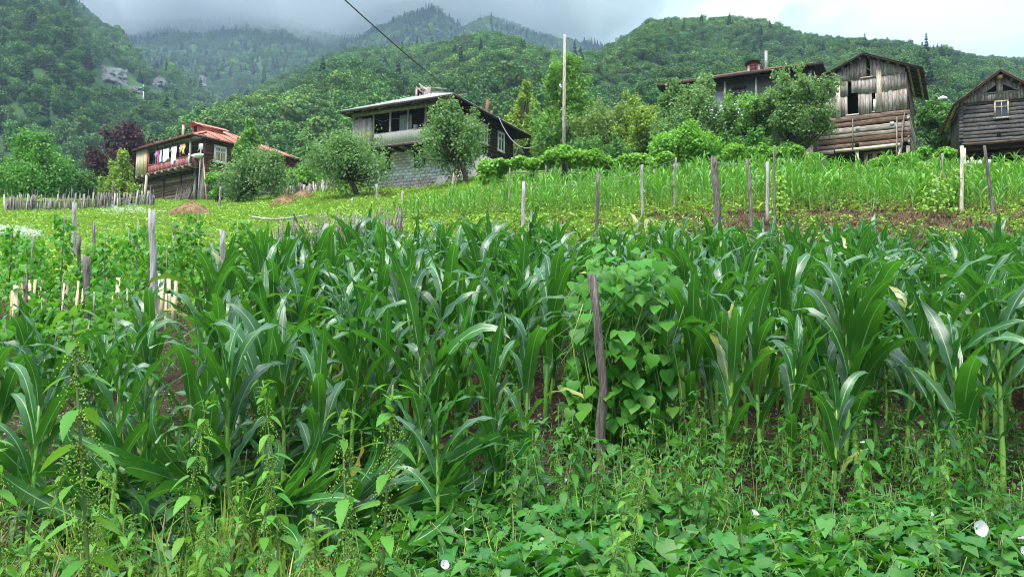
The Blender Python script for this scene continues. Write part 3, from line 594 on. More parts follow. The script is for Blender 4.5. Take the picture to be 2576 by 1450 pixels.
def boards_v(root, mat, x0, x1, y, ztop, z0, w=0.16, th=0.03, rng=RNG, axis='x', gap=0.006, holes=(), jit=0.04, name='board'):
    """upright boards on a wall; ztop may be a function of the position; holes: (a0,a1,z0,z1) left open"""
    s = x0
    while s < x1 - 0.03:
        ww = min(w * rng.uniform(0.75, 1.3), x1 - s); b = s + ww; o = rng.uniform(0, 0.012); c = (s + b) / 2
        zt = ztop(c) if callable(ztop) else ztop + rng.uniform(-jit, jit); zb = z0 + rng.uniform(-jit, jit); segs = [(zb, zt)]
        for (h0, h1, g0, g1) in holes:
            if h0 < c < h1: segs = [q for (p, r) in segs for q in ((p, min(r, g0)), (max(p, g1), r)) if q[1] - q[0] > 0.05]
        for (p, r) in segs:
            g = G()
            if axis == 'x': g.box(s + gap, b - gap, y - th - o, y - o, p, r, 0.006, rng=rng)
            else: g.box(y + o, y + th + o, s + gap, b - gap, p, r, 0.006, rng=rng)
            if callable(ztop) and r == zt:   # slanted top following the roof
                V = g.V[0]; cc = V[:, 0 if axis == 'x' else 1]; V[4:, 2] = [ztop(q) for q in cc[4:]]
            part(name, g, MATS[mat], root)
        s = b
def logs_h(root, mat, a0, a1, y, z0, z1, h=0.2, th=0.06, rng=RNG, axis='x', holes=(), name='log', ext=0.0):
    z = z0
    while z < z1 - 0.02:
        hh = min(h * rng.uniform(0.85, 1.18), z1 - z); o = rng.uniform(0, 0.02); zc = z + hh / 2; segs = [(a0 - ext * rng.uniform(.6, 1), a1 + ext * rng.uniform(.6, 1))]
        for (h0, h1, g0, g1) in holes:
            if g0 < zc < g1: segs = [q for (p, r) in segs for q in ((p, min(r, h0)), (max(p, h1), r)) if q[1] - q[0] > 0.05]
        for p, r in segs:
            g = G(); n = 5; xs = np.linspace(p, r, n); wob = rng.normal(0, 0.012, n); V = []   # a hewn log: flat-ish face with rounded edges, slightly wavy
            prof = [(0.0, -0.5), (-0.75, -0.46), (-1.0, -0.25), (-1.0, 0.25), (-0.75, 0.46), (0.0, 0.5)]
            for x, wv in zip(xs, wob):
                for (py, pz) in prof: V.append((x, y + py * (th + o), zc + pz * (hh - 0.012) + wv) if axis == 'x' else (y - py * (th + o), x, zc + pz * (hh - 0.012) + wv))
            i, k = np.meshgrid(np.arange(n - 1), np.arange(5), indexing='ij'); Q = np.stack([i * 6 + k, i * 6 + k + 1, (i + 1) * 6 + k + 1, (i + 1) * 6 + k], -1).reshape(-1, 4)
            g.add(V, [Q, np.arange(6)[None], (np.arange(6)[::-1] + 6 * (n - 1))[None]]); part(name, g, MATS[mat if not isinstance(mat, (list, tuple)) else mat[int(rng.integers(len(mat)))]], root)
        z += hh

# ------------------------------------------------------------------ dark wooden house over a block storey (centre left)
def house_dark():
    rng = np.random.default_rng(21); r = bld('village_house', 'dark wooden house with corrugated grey roof, grey block ground floor and pale sheet balcony', 'house', 1148, 484, 46, 27.5)
    pbox('wall', r, 'mortar', -6.75, -0.03, 0.03, 7.05, -1.2, 2.95, label='grey block ground floor wall core')
    wins = [(-5.37, -4.85, 1.85, 2.7), (-2.99, -2.31, 1.75, 2.7)]; bm = G().box(-0.205, 0.205, -0.03, 0.03, -0.09, 0.09, 0.006).mesh('block', MATS['block'])
    z, row = -0.9, 0
    while z < 2.85:
        x = -6.78 + (0.21 if row % 2 else 0)
        while x < -0.1:
            xc, zc = x + 0.21, z + 0.1
            if not any(a - 0.12 < xc < b + 0.12 and c - 0.05 < zc < d + 0.05 for a, b, c, d in wins) and xc < -0.15:
                obj('block', bm, r, (xc + rng.normal(0, .004), 0.015 + rng.uniform(-.012, .012), zc), (0, 0, rng.normal(0, .01)))
            x += 0.425
        z += 0.2; row += 1
    for a, b, c, d in wins: window(r, ((a + b) / 2, -0.0, (c + d) / 2), (1, 0, 0), b - a, d - c, ('wood_dark', 'glass'), mull=(1, 1), fw=0.05)
    pbox('side_wall', r, 'plaster', -0.02, 0.06, 0.0, 7.1, -0.8, 2.9)
    pbox('upper_wall_core', r, 'wood_dark', -6.75, -0.04, 0.04, 7.05, 2.96, 5.75)
    logs_h(r, 'wood_dark_h', -6.8, 0, 0.03, 2.95, 5.8, 0.21, 0.05, rng, 'x', [(-4.25, -3.25, 2.9, 5.2)])
    sw = [1.6, 3.05, 5.3]; logs_h(r, 'wood_dark_h', 0, 7.1, -0.03, 2.95, 5.8, 0.21, 0.05, rng, 'y')
    for y in sw: window(r, (0.03, y, 4.25), (0, 1, 0), 0.78, 1.2, mull=(1, 1), fw=0.1)
    d = pbox('door', r, 'white_paint', -4.2, -3.3, -0.05, 0.0, 3.0, 5.1); pbox('pane', d, 'curtain_blue', -3.85, -3.42, -0.062, -0.052, 3.5, 4.85); pbox('frame', d, 'white_paint', -3.9, -3.86, -0.08, -0.05, 3.4, 4.95); pbox('frame', d, 'white_paint', -3.41, -3.37, -0.08, -0.05, 3.4, 4.95)
    # balcony
    for k in range(6): pbox('floor_plank', r, 'wood_grey_h', -6.85, 0.0, -1.28 + k * 0.21, -1.28 + k * 0.21 + 0.2, 2.93, 2.98)
    for x in np.linspace(-6.7, -0.15, 8): pbox('joist', r, 'wood_dark_h', x - 0.06, x + 0.06, -1.3, 0.0, 2.76, 2.925)
    pbox('beam', r, 'wood_dark_h', -6.8, 0.0, -1.3, -1.18, 2.8, 2.925)
    px = [-6.82, -5.3, -4.05, -2.75, -1.5, -0.2]
    for x in px: pbox('post', r, 'wood_grey', x - 0.05, x + 0.05, -1.24, -1.14, 2.98, 5.0, 0.006)
    pbox('beam', r, 'wood_grey_h', -6.95, 0.1, -1.29, -1.1, 5.0, 5.22, 0.01)
    x = -5.2; k = 0
    while x < -0.1:
        w = min(0.98, -0.1 - x); part('balcony_panel', corr(G(), (x, -1.27, 2.93 + rng.uniform(-.04, .02)), (1, 0, 0), (0, 0, 1), w, 0.77, 0.022, 0.115, nrm=(0, -1, 0)), MATS['sheet_cream'], r); x += 0.95
    pbox('rail', r, 'wood_grey_h', -5.3, -0.1, -1.26, -1.18, 3.7, 3.76)
    boards_v(r, 'wood_grey', -6.85, -5.35, -1.25, 4.75, 2.85, 0.19, 0.03, rng, jit=0.12)
    boards_v(r, 'wood_grey', -1.2, 0.0, -6.84, 4.7, 2.9, 0.18, 0.03, rng, axis='y', jit=0.08)
    pbox('shelf', r, 'wood_brown_h', -3.1, -1.9, -0.4, -0.1, 3.95, 4.02)
    # roof
    hip_roof(r, -7.3, 0.9, -1.95, 8.0, 5.2, 23.5, 'sheet_grey', 1.05, 0.028, 0.15, 'wood_dark', rng=rng)
    for x in np.linspace(-6.9, 0.5, 7): part('rafter', G().beam((x, -1.85, 5.12), (x, 0.1, 5.85), 0.1, 0.13), MATS['wood_grey_h'], r)
    for y in np.linspace(-0.9, 7.6, 8): part('rafter', G().beam((0.85, y, 5.11), (0.0, y, 5.43), 0.1, 0.13), MATS['wood_dark_h'], r)
    part('hip_cap', G().beam((0.9, -1.95, 5.29), (-3.2, 2.15, 7.07), 0.16, 0.05), MATS['sheet_grey'], r)
    # broken roof cowl of loose boards
    c = part('roof_cowl', G().box(-3.75, -2.7, 0.95, 1.1, 6.1, 7.0, 0.03), MATS['wood_grey'], r); pbox('opening', c, 'interior', -3.6, -3.25, 0.93, 0.945, 6.45, 6.95)
    for k in range(11):
        a = np.array([-3.8 + rng.uniform(0, 1.1), 0.7 + rng.uniform(-.1, .6), 7.05 + rng.uniform(-.1, .22)]); b = a + np.array([rng.uniform(0.2, 1.1), rng.uniform(0.1, 1.2), rng.uniform(-.75, -.1)])
        part('board', G().beam(a, b, rng.uniform(.1, .18), 0.03), MATS['wood_pale' if k % 3 else 'wood_grey'], c)
    for k in range(7): x = -3.4 + k * 0.16; part('board', G().beam((x, 0.93, 6.25), (x + .03, 0.95, 6.9 - k * .07), 0.13, 0.025, up=(0, 1, 0)), MATS['wood_grey'], c)
    ptube('chimney_pipe', r, 'rust_pipe', [(-0.5, 4.4, 5.6), (-0.5, 4.4, 6.85)], [0.09, 0.09], 8)
    return r
H2 = house_dark()

# ------------------------------------------------------------------ house with the red roof (left)
def house_red():
    rng = np.random.default_rng(33); r = bld('village_house', 'brown log house with red metal roof and red balcony hung with laundry', 'house', 506, 512, 60, 37.4)
    pbox('wall', r, 'wood_dark', -8.2, -0.06, 0.06, 8.5, -1.0, 5.2)
    logs_h(r, ['wood_grey_h', 'wood_brown_h', 'wood_grey_h'], -8.2, -0.02, 0.05, -0.6, 2.75, 0.24, 0.06, rng)
    logs_h(r, ['wood_redbrown_h', 'wood_redbrown_h', 'wood_brown_h'], -8.2, 0.0, 0.05, 2.8, 5.2, 0.2, 0.06, rng, 'x', [(-7.5, -6.4, 2.7, 4.9)])
    logs_h(r, ['wood_brown_h', 'wood_grey_h', 'wood_redbrown_h'], 0, 8.5, -0.05, -0.6, 2.75, 0.24, 0.06, rng, 'y')
    logs_h(r, ['wood_redbrown_h', 'wood_redbrown_h', 'wood_brown_h'], 0, 8.5, -0.05, 2.75, 5.3, 0.2, 0.06, rng, 'y')
    pbox('corner_board', r, 'wood_grey', -0.1, 0.12, -0.12, 0.1, -0.6, 2.8); pbox('corner_board', r, 'wood_redbrown_h', -0.1, 0.14, -0.1, 0.1, 2.8, 5.2)
    for x in (-5.6, -3.0): pbox('batten', r, 'wood_brown_h', x, x + 0.14, -0.12, -0.02, -0.3, 2.7, 0.01)
    window(r, (0.03, 1.4, 4.08), (0, 1, 0), 0.95, 1.2, fw=0.14, mull=(1, 1), cur='curtain'); window(r, (0.03, 3.6, 4.05), (0, 1, 0), 0.95, 1.2, fw=0.14, cur='curtain'); window(r, (0.03, 5.9, 4.0), (0, 1, 0), 0.95, 1.2, fw=0.14)
    d = pbox('door', r, 'white_paint', -7.45, -6.45, -0.06, -0.01, 2.95, 4.85); pbox('panel', d, 'white_paint', -7.25, -6.65, -0.075, -0.062, 3.2, 4.6)
    # balcony
    for k in range(5): pbox('floor_plank', r, 'wood_grey_h', -8.3, 0.1, -1.05 + k * 0.21, -1.05 + k * 0.21 + 0.2, 2.85, 2.9)
    for x in np.linspace(-8.1, -0.05, 9): pbox('joist', r, 'wood_grey_h', x - 0.07, x + 0.07, -1.1, 0.0, 2.66, 2.845)
    pbox('beam', r, 'wood_dark_h', -8.2, 0.05, -0.35, -0.2, 2.5, 2.655)
    for x in (-6.35, -5.2, -4.05, -2.85, -1.6): pbox('post', r, 'red_post', x - 0.05, x + 0.05, -1.0, -0.9, 2.9, 4.95)
    pbox('post', r, 'wood_grey', -0.3, -0.18, -1.02, -0.9, 2.9, 5.0); pbox('post', r, 'white_paint', -0.31, -0.17, -1.04, -1.021, 2.85, 3.75)
    pbox('post', r, 'wood_fresh', -6.7, -6.5, -1.05, -0.95, 2.8, 5.0)
    boards_v(r, 'red_board', -6.3, -0.3, -1.0, 3.52, 2.78, 0.11, 0.025, rng, jit=0.015); pbox('rail', r, 'red_post', -6.35, -0.2, -1.06, -0.96, 3.525, 3.58)
    boards_v(r, 'red_board', -1.0, -0.05, 0.1, 3.5, 2.8, 0.12, 0.025, rng, axis='y', jit=0.02)
    boards_v(r, 'yellow_board', -8.3, -6.7, -1.0, 5.05, 2.95, 0.15, 0.03, rng, jit=0.02)
    boards_v(r, 'yellow_board', -1.0, 0.0, -8.33, 5.0, 2.95, 0.15, 0.03, rng, axis='y', jit=0.02)
    pbox('beam', r, 'wood_brown_h', -8.35, 0.1, -1.02, -0.9, 5.0, 5.1)
    pbox('soffit', r, 'sheet_cream', -8.2, 0.2, -0.89, -0.01, 5.06, 5.09)
    ptube('leg', r, 'wood_pale', [(-6.75, -1.0, -1.0), (-6.62, -1.0, 1.0), (-6.5, -1.0, 2.8)], [0.13, 0.11, 0.1], 8)
    pbox('brace', r, 'wood_grey', -0.75, -0.5, -0.3, -0.15, -0.2, 2.66)
    hip_roof(r, -8.55, 0.55, -1.3, 9.1, 5.06, 24.5, 'roof_red', 1.15, 0.0, 0.5, 'wood_dark', seams='roof_red_dark', rng=rng, ragged=0.01)
    for x in np.linspace(-8.3, 0.3, 9): part('rafter', G().beam((x, -1.25, 4.98), (x, 0.0, 5.5), 0.08, 0.1), MATS['wood_dark_h'], r)
    c = pbox('dormer', r, 'roof_red_dark', -3.3, -2.3, 0.9, 3.0, 5.9, 6.75, label='red boxed dormer on the roof'); pbox('opening', c, 'interior', -3.02, -2.6, 0.88, 0.895, 6.15, 6.7)
    part('roof', G().beam((-2.8, 0.6, 6.98), (-2.8, 3.6, 7.02), 0.12, 0.05).add([(-3.5, .6, 6.7), (-2.8, .6, 7.0), (-2.8, 3.6, 7.04), (-3.5, 3.6, 6.74)], np.array([[0, 1, 2, 3]])).add([(-2.8, .6, 7.0), (-2.1, .6, 6.7), (-2.1, 3.6, 6.74), (-2.8, 3.6, 7.04)], np.array([[0, 1, 2, 3]])).add([(-3.4, .9, 6.7), (-2.2, .9, 6.7), (-2.8, .9, 6.97)], np.array([[0, 1, 2]])), MATS['roof_red'], c)
    p = ptube('chimney_pipe', r, 'wood_pale', [(-6.6, 2.0, 6.2), (-6.62, 2.0, 7.75)], [0.1, 0.1], 8); ptube('cap', p, 'rust_pipe', [(-6.62, 2, 7.7), (-6.62, 2, 7.92)], [0.15, 0.15], 8)
    return r
H1 = house_red()
def in_house(r, x, y, z=0.0): return r.matrix_basis @ Vector((x, y, z))
def on_house(r, name, label, cat, g, mat, group=None, smooth=False):
    """a thing of its own that hangs on or leans against a building"""
    o = obj(name, g.mesh(name, MATS[mat] if isinstance(mat, str) else mat, smooth), None, r.location, r.rotation_euler, label=label, cat=cat, group=group); return o
def cloth(x, w, h, top, y=-1.08, sleeve=False, seed=0):
    rng = np.random.default_rng(seed); n, m = 9, 9; s, t = np.meshgrid(np.linspace(0, 1, n), np.linspace(0, 1, m)); ww = w * (1 - 0.12 * np.sin(t * 3)) 
    X = x + (s - .5) * ww; Z = top - t * h * (1 - 0.1 * np.sin(s * 5 + seed)); Y = y + 0.035 * np.sin(s * 11 + seed) * (0.3 + t) + 0.02 * np.sin(t * 7)
    i, j = np.meshgrid(np.arange(m - 1), np.arange(n - 1), indexing='ij'); Q = np.stack([i * n + j, i * n + j + 1, (i + 1) * n + j + 1, (i + 1) * n + j], -1).reshape(-1, 4)
    g = G().add(np.stack([X, Y, Z], -1).reshape(-1, 3), Q)
    if sleeve:
        for sd in (-1, 1):
            xx = x + sd * w * .5; g.add([(xx, y, top), (xx + sd * .12, y - .03, top - .3), (xx + sd * .02, y - .03, top - .36), (xx, y, top - .2)], np.array([[0, 1, 2, 3]]))
    return g
for k, (x, w, h, m, lab, sl) in enumerate([(-5.0, 0.28, 0.5, 'cloth_lilac', 'small lilac garment at the left end of the washing line', True), (-4.72, 0.34, 1.05, 'cloth_pink', 'bright pink garment on the washing line', False), (-4.35, 0.36, 0.95, 'cloth_blue', 'pale blue narrow garment beside the pink one', False), (-3.55, 0.95, 0.95, 'cloth_white', 'wide white sheet folded over the washing line', False), (-2.35, 0.72, 1.25, 'cloth_white', 'long white shirt on the washing line', True), (-1.32, 0.3, 0.55, 'cloth_peach', 'small peach garment near the balcony corner', True), (-0.95, 0.34, 0.75, 'cloth_yellow', 'yellow baby suit at the right end of the washing line', True)]):
    on_house(H1, 'laundry', lab, 'laundry', cloth(x, w, h, 4.55, sleeve=sl, seed=k), m, 'laundry on the balcony')
on_house(H1, 'washing_line', 'thin washing line strung along the red balcony', 'line', G().tube([(-6.4, -1.08, 4.6), (-3.3, -1.08, 4.54), (-.25, -1.08, 4.6)], 0.008, 4), 'cable_grey')
def sink():
    g = G(); n, m = 14, 5
    for k in range(m): pass
    s = np.array([(0.62, 0.26, 0.16), (0.62, 0.26, 0.19), (0.55, 0.21, 0.19), (0.5, 0.18, 0.06), (0.0, 0.0, 0.05)]); out = np.array([(0.0, 0.0, -0.06), (0.42, 0.16, -0.06), (0.58, 0.24, 0.05), (0.62, 0.26, 0.16)])
    pr = np.concatenate([out, s]); th = np.arange(n) * 2 * math.pi / n; V = np.array([(a * np.sign(math.cos(t)) * abs(math.cos(t)) ** .6, b * np.sign(math.sin(t)) * abs(math.sin(t)) ** .6, z) for a, b, z in pr for t in th])
    i, k = np.meshgrid(np.arange(len(pr) - 1), np.arange(n), indexing='ij'); Q = np.stack([i * n + k, i * n + (k + 1) % n, (i + 1) * n + (k + 1) % n, (i + 1) * n + k], -1).reshape(-1, 4); g.add(V, Q); return g
w = thing('washbasin', 'white enamel washbasin mounted outside the balcony corner', 'washbasin', in_house(H1, 0.45, -0.75, 3.42), H1.rotation_euler.z)
part('basin', sink(), MATS['white_enamel'], w, True); part('drain_pipe', G().tube([(-.15, 0, -.06), (-.18, -.02, -1.2), (-.35, -.1, -2.4), (-.6, -.2, -3.5)], [.035] * 4, 6), MATS['rubber'], w, True)
part('water_tank', G().box(-.1, .22, .1, .3, .62, 1.05, .01), MATS['white_enamel'], w); part('tap', G().tube([(0, .12, .62), (0, .02, .5), (0, -.02, .42)], [.02] * 3, 6), MATS['metal_pipe'], w)
on_house(H1, 'prop_pole', 'straight grey pole propping the washbasin', 'pole', G().tube([(0.75, -.75, -.8), (0.78, -.72, 1.6), (0.8, -.7, 4.0)], [.055, .05, .045], 7), 'post_grey')
on_house(H1, 'prop_pole', 'fresh orange pole leaning beside the washbasin', 'pole', G().tube([(1.7, -.5, -.6), (1.2, -.5, 1.6), (0.75, -.45, 3.4)], [.05, .05, .04], 7), 'wood_fresh')
def brush(root, x0, x1, n, zt, seed, y=-0.1, lean=0.7, name='brushwood_stack', label='', r=0.018, zb=-0.5, mat='stick'):
    rng = np.random.default_rng(seed); t = thing(name, label, 'brushwood', root.location, root.rotation_euler.z)
    for k in range(n):
        x = rng.uniform(x0, x1); h = zt * rng.uniform(.55, 1.1); dx = rng.normal(0, .3); P = [(x, y - lean * rng.uniform(.7, 1.2), zb), (x + dx * .5 + rng.normal(0, .05), y - lean * .45, zb + (h - zb) * .5), (x + dx, y - rng.uniform(0, .1), h)]
        part('branch', G().tube(P, [r * rng.uniform(.8, 1.6), r, r * .5], 5), MATS[mat], t)
    return t
brush(H1, -3.0, -0.9, 46, 1.9, 41, label='stack of thin branches leaning on the log wall under the balcony')
def woodpile(root, x0, x1, y, n, seed, label, zb):
    rng = np.random.default_rng(seed); t = thing('wood_pile', label, 'wood pile', root.location, root.rotation_euler.z)
    for k in range(n):
        x = rng.uniform(x0, x1); z = zb + 0.08 + 0.55 * k / n; a = rng.normal(0, .25); L_ = rng.uniform(.6, 1.3)
        part('plank', G().beam((x - L_ / 2, y + rng.uniform(-.35, .2), z - a * .3), (x + L_ / 2, y + rng.uniform(-.35, .2), z + a * .3), rng.uniform(.08, .2), .05), MATS['wood_grey_h' if k % 3 else 'wood_dark_h'], t)
woodpile(H1, -6.2, -4.2, -0.6, 22, 43, 'heap of old grey planks under the red balcony', -0.1)
brush(H2, -6.3, -3.8, 60, 1.35, 45, label='wide stack of thin dry branches against the grey block wall', lean=0.8)
brush(H2, -3.6, -1.4, 60, 1.2, 47, label='second stack of dry branches right of the first on the block wall', lean=0.9, r=0.022)
brush(H2, -0.5, 0.6, 26, 1.45, 49, y=-0.3, label='bundle of split grey stakes leaning beside the apple trunk at the wall corner', lean=0.4, r=0.035, mat='wood_grey')
on_house(H2, 'corrugated_sheet', 'corrugated grey sheet leaning on the block wall', 'sheet', corr(G(), (-1.6, -1.0, -.5), (1, 0, 0), tuple(np.array([.45, .35, 1.0]) / np.linalg.norm([.45, .35, 1.0])), .75, 1.7, .022, .115, nrm=(0, -1, 0)), 'sheet_grey')
on_house(H2, 'bucket', 'small blue bucket on the balcony shelf', 'bucket', G().tube([(-2.85, -.25, 4.03), (-2.85, -.25, 4.06), (-2.85, -.25, 4.3)], [.1, .12, .16], 12), 'cloth_blue', smooth=True)
on_house(H2, 'washing_line', 'slack washing line between the dark house balcony posts', 'line', G().tube([(-5.3, -1.1, 4.75), (-4.7, -1.1, 4.5), (-4.05, -1.1, 4.62), (-3.4, -1.1, 4.52), (-2.75, -1.1, 4.7)], .012, 4), 'cable_grey')

# ------------------------------------------------------------------ pale house behind the trees (right of centre)
def house_pale():
    rng = np.random.default_rng(51); r = bld('village_house', 'pale green walled house with rusty roof half hidden behind fruit trees', 'house', 2050, 418, 46, 26.8)
    pbox('wall', r, 'plaster_green', -8.6, -0.05, 0.0, 7.5, 2.4, 5.9); pbox('lower_wall', r, 'wood_dark', -8.5, -0.1, 0.05, 7.4, -1.5, 2.395)
    boards_v(r, 'wood_grey', -8.5, -0.1, 0.04, 2.3, -0.8, 0.2, 0.03, rng)
    window(r, (-4.35, -0.0, 4.75), (1, 0, 0), 0.75, 1.15, ('wood_brown_h', 'glass'), fw=0.09); window(r, (-7.2, 0.0, 4.75), (1, 0, 0), 0.8, 1.1); window(r, (-1.6, 0.0, 4.75), (1, 0, 0), 0.8, 1.1)
    d = pbox('door', r, 'white_paint', -5.95, -5.15, -0.05, -0.005, 3.0, 5.2); pbox('panel', d, 'sheet_white', -5.8, -5.3, -0.065, -0.052, 3.3, 5.0)
    for k in range(5): pbox('floor_plank', r, 'wood_grey_h', -8.6, 0.0, -1.05 + k * .21, -1.05 + k * .21 + .2, 2.9, 2.95)
    for x in np.linspace(-8.4, -.2, 8): pbox('joist', r, 'wood_dark_h', x - .06, x + .06, -1.05, 0, 2.7, 2.89)
    for x in (-8.5, -6.9, -5.05, -3.2, -1.5, -.1): pbox('post', r, 'wood_grey', x - .05, x + .05, -1.0, -.9, 2.95, 5.5)
    z = 3.0
    for k in range(6): pbox('balcony_panel', r, 'sheet_white', -6.6, -2.6, -1.06, -1.02, z + k * .175, z + k * .175 + .15, .006)
    boards_v(r, 'sheet_white', -2.5, -0.1, -1.02, 3.9, 2.9, 0.3, 0.02, rng)
    pbox('beam', r, 'wood_dark_h', -8.7, .1, -1.05, -.9, 5.5, 5.68)
    hip_roof(r, -9.2, 0.6, -1.35, 8.6, 5.72, 20.0, 'sheet_rust', 1.0, 0.02, 0.15, 'wood_dark', rng=rng)
    for x in np.linspace(-9.0, .4, 10): part('rafter', G().beam((x, -1.3, 5.64), (x, 0.0, 6.1), .09, .12), MATS['wood_dark_h'], r)
    c = pbox('dormer', r, 'white_paint', -3.9, -3.15, 0.15, 1.6, 6.1, 6.72, label='small pale dormer with a window')
    window(c, (-3.52, 0.15, 6.42), (1, 0, 0), 0.42, 0.5, ('red_post', 'glass'), fw=0.07, nm='window')
    g = G()
    arc = [(-4.05, 6.7), (-3.85, 6.86), (-3.52, 6.94), (-3.2, 6.86), (-3.0, 6.55), (-2.9, 6.3)]
    V = [(x, y, z) for y in (-0.05, 1.9) for x, z in arc]; g.add(V, np.array([[k, k + 1, 7 + k, 6 + k] for k in range(5)])); g.add([(-4.0, .14, 6.68), (-3.02, .14, 6.68), (-3.52, .14, 6.92)], np.array([[0, 1, 2]])); part('roof', g, MATS['sheet_rust'], c)
    pbox('side', c, 'red_post', -3.14, -3.1, 0.16, 1.4, 6.1, 6.6)
    ptube('chimney_pipe', r, 'metal_pipe', [(-3.1, 2.2, 6.4), (-3.1, 2.2, 8.2)], [.1, .1], 8)
    return r
H3 = house_pale()

# ------------------------------------------------------------------ tall plank barn and log granary (right)
def gable_roof(root, x0, x1, xa, ze, za, y0, y1, mat, n=7, th=0.06, rng=RNG, deck='wood_dark', zl=None):
    """ridge along Y; strips of roofing laid side by side, bargeboards on the front"""
    zl = ze if zl is None else zl
    for xe, z0 in ((x0, zl), (x1, ze)):
        a = np.array([xe, z0]); b = np.array([xa, za]); ys = np.linspace(y0, y1, n + 1)
        for k in range(n):
            o = rng.uniform(0, .02); e = rng.uniform(0, .05); v = (b - a) / np.linalg.norm(b - a); aa = a - v * e; g = G()
            nn = np.array([-v[1], v[0]]); nn = nn if nn[1] > 0 else -nn; q = nn * (th + o); p0 = nn * (o + .005)
            V = [(aa[0] + p0[0], ys[k], aa[1] + p0[1]), (b[0], ys[k], b[1] + .01 + o), (b[0], ys[k + 1] - .004, b[1] + .01 + o), (aa[0] + p0[0], ys[k + 1] - .004, aa[1] + p0[1])]; W = [(x + q[0] * (0 if i in (1, 2) else 1), y, z + (th if i in (1, 2) else q[1])) for i, (x, y, z) in enumerate(V)]
            g.add(V + W, np.array([[0, 3, 2, 1], [4, 5, 6, 7], [0, 1, 5, 4], [2, 3, 7, 6], [0, 4, 7, 3], [1, 2, 6, 5]])); part('roof_sheet', g, MATS[mat], root)
        part('bargeboard', G().beam((a[0], y0 + .02, a[1] - .06), (b[0], y0 + .02, b[1] - .06), .04, .14, up=(0, 1, 0)), MATS[deck], root)
        for s in np.linspace(.08, .92, 6):
            p = a + (b - a) * s; part('purlin', G().beam((p[0], y0 + .06, p[1] - .07), (p[0], y1 - .05, p[1] - .07), .09, .09), MATS['wood_grey_h'], root)
def barn():
    rng = np.random.default_rng(61); r = bld('plank_barn', 'tall weathered barn of grey planks over brown logs with a black window opening', 'barn', 2284, 404, 40, 30.3)
    ap, el, er = (-2.0, 5.85), (-4.55, 4.72), (0.75, 4.6); D = 5.2
    zt = lambda x: (ap[1] - 0.1 - (ap[0] - x) * (ap[1] - el[1]) / (ap[0] - el[0])) if x < ap[0] else (ap[1] - 0.1 - (x - ap[0]) * (ap[1] - er[1]) / (er[0] - ap[0]))
    # dark inside seen through the openings
    pbox('inner_wall', r, 'interior', -4.1, -0.1, 2.6, 2.65, 0.8, 5.3); pbox('loft_floor', r, 'wood_dark', -4.15, -0.05, 0.03, D, 2.55, 2.62); pbox('floor', r, 'wood_dark', -4.2, 0.0, 0.03, D, 0.78, 0.84)
    ha = [(-2.91, -2.36, 2.78, 3.9)]; hb = [(-1.62, -1.44, 2.8, 3.8)]; hc = [(-1.97, -1.75, 4.68, 5.62)]; hd = [(-2.81, -2.72, 3.92, 4.58)]
    boards_v(r, 'wood_grey', -4.2, 0.0, 0.0, 3.85, 2.68, 0.15, 0.03, rng, holes=ha + hb); boards_v(r, 'wood_grey', -4.2, 0.0, -0.02, 4.66, 3.8, 0.17, 0.03, rng, holes=ha + hd, jit=.03); boards_v(r, 'wood_grey', -4.1, -0.05, -0.05, zt, 4.6, 0.16, 0.03, rng, holes=hc, jit=.04)
    for x, a, b in ((-3.32, 2.6, 4.95), (-1.3, 2.7, 5.15)): pbox('board', r, 'wood_pale', x - .12, x + .12, -.12, -.085, a, b, .008)
    part('brace', G().beam((-1.98, .04, 5.3), (-1.72, .04, 5.0), .05, .04), MATS['wood_pale'], r)
    pbox('sheet', r, 'cloth_white', -1.6, -1.45, .02, .03, 2.85, 3.45); pbox('sill', r, 'wood_pale_h', -2.95, -2.3, -.06, .02, 2.7, 2.77); pbox('lintel', r, 'wood_pale_h', -2.2, -1.6, -.11, -.06, 4.6, 4.68)
    logs_h(r, ['wood_brown_h', 'wood_brown_h', 'wood_grey_h'], -4.25, 0.05, 0.0, 1.75, 2.68, 0.3, 0.1, rng, ext=.12); logs_h(r, ['wood_grey_h', 'wood_brown_h', 'wood_grey_h'], -4.25, 0.05, 0.0, 0.95, 1.75, 0.28, 0.1, rng, ext=.12)
    for x, z in ((-2.35, 1.95), (-.72, 2.0), (-2.4, 1.05)): pbox('vent', r, 'interior' if z < 1.5 else 'sheet_grey', x - .1, x + .1, -.125, -.1, z - .1, z + .1)
    pbox('sill_beam', r, 'wood_pale_h', -3.5, -.3, -.14, 0, .78, .93, .01); pbox('sill_beam', r, 'wood_grey_h', -4.4, -3.55, -.12, 0, .72, .93, .01)
    logs_h(r, ['wood_brown_h', 'wood_grey_h'], 0, D, 0.0, 0.9, 2.7, 0.3, 0.1, rng, 'y', ext=.14); boards_v(r, 'wood_brown_h', 0.0, D, 0.0, 4.45, 2.7, 0.2, .03, rng, axis='y'); boards_v(r, 'wood_grey', 0.0, D, -4.28, 4.5, 0.9, 0.2, .03, rng, axis='y')
    part('brace', G().beam((.06, .2, 3.4), (.06, 2.6, 2.2), .12, .04, up=(1, 0, 0)), MATS['wood_dark_h'], r)
    # ground level
    for x, m in ((-4.1, 'wood_grey'), (-2.42, 'wood_pale'), (0.0, 'wood_grey')): pbox('leg', r, m, x - .08, x + .08, -.06, .1, -.8, .78)
    boards_v(r, 'wood_grey', -4.3, -3.9, .1, .75, -.5, .14, .03, rng); part('strut', G().beam((-.55, -.3, -.5), (-.35, 0, .8), .09, .09), MATS['wood_pale'], r); pbox('back_wall', r, 'wood_dark', -4.2, 0, 3.0, 3.1, -1, .78)
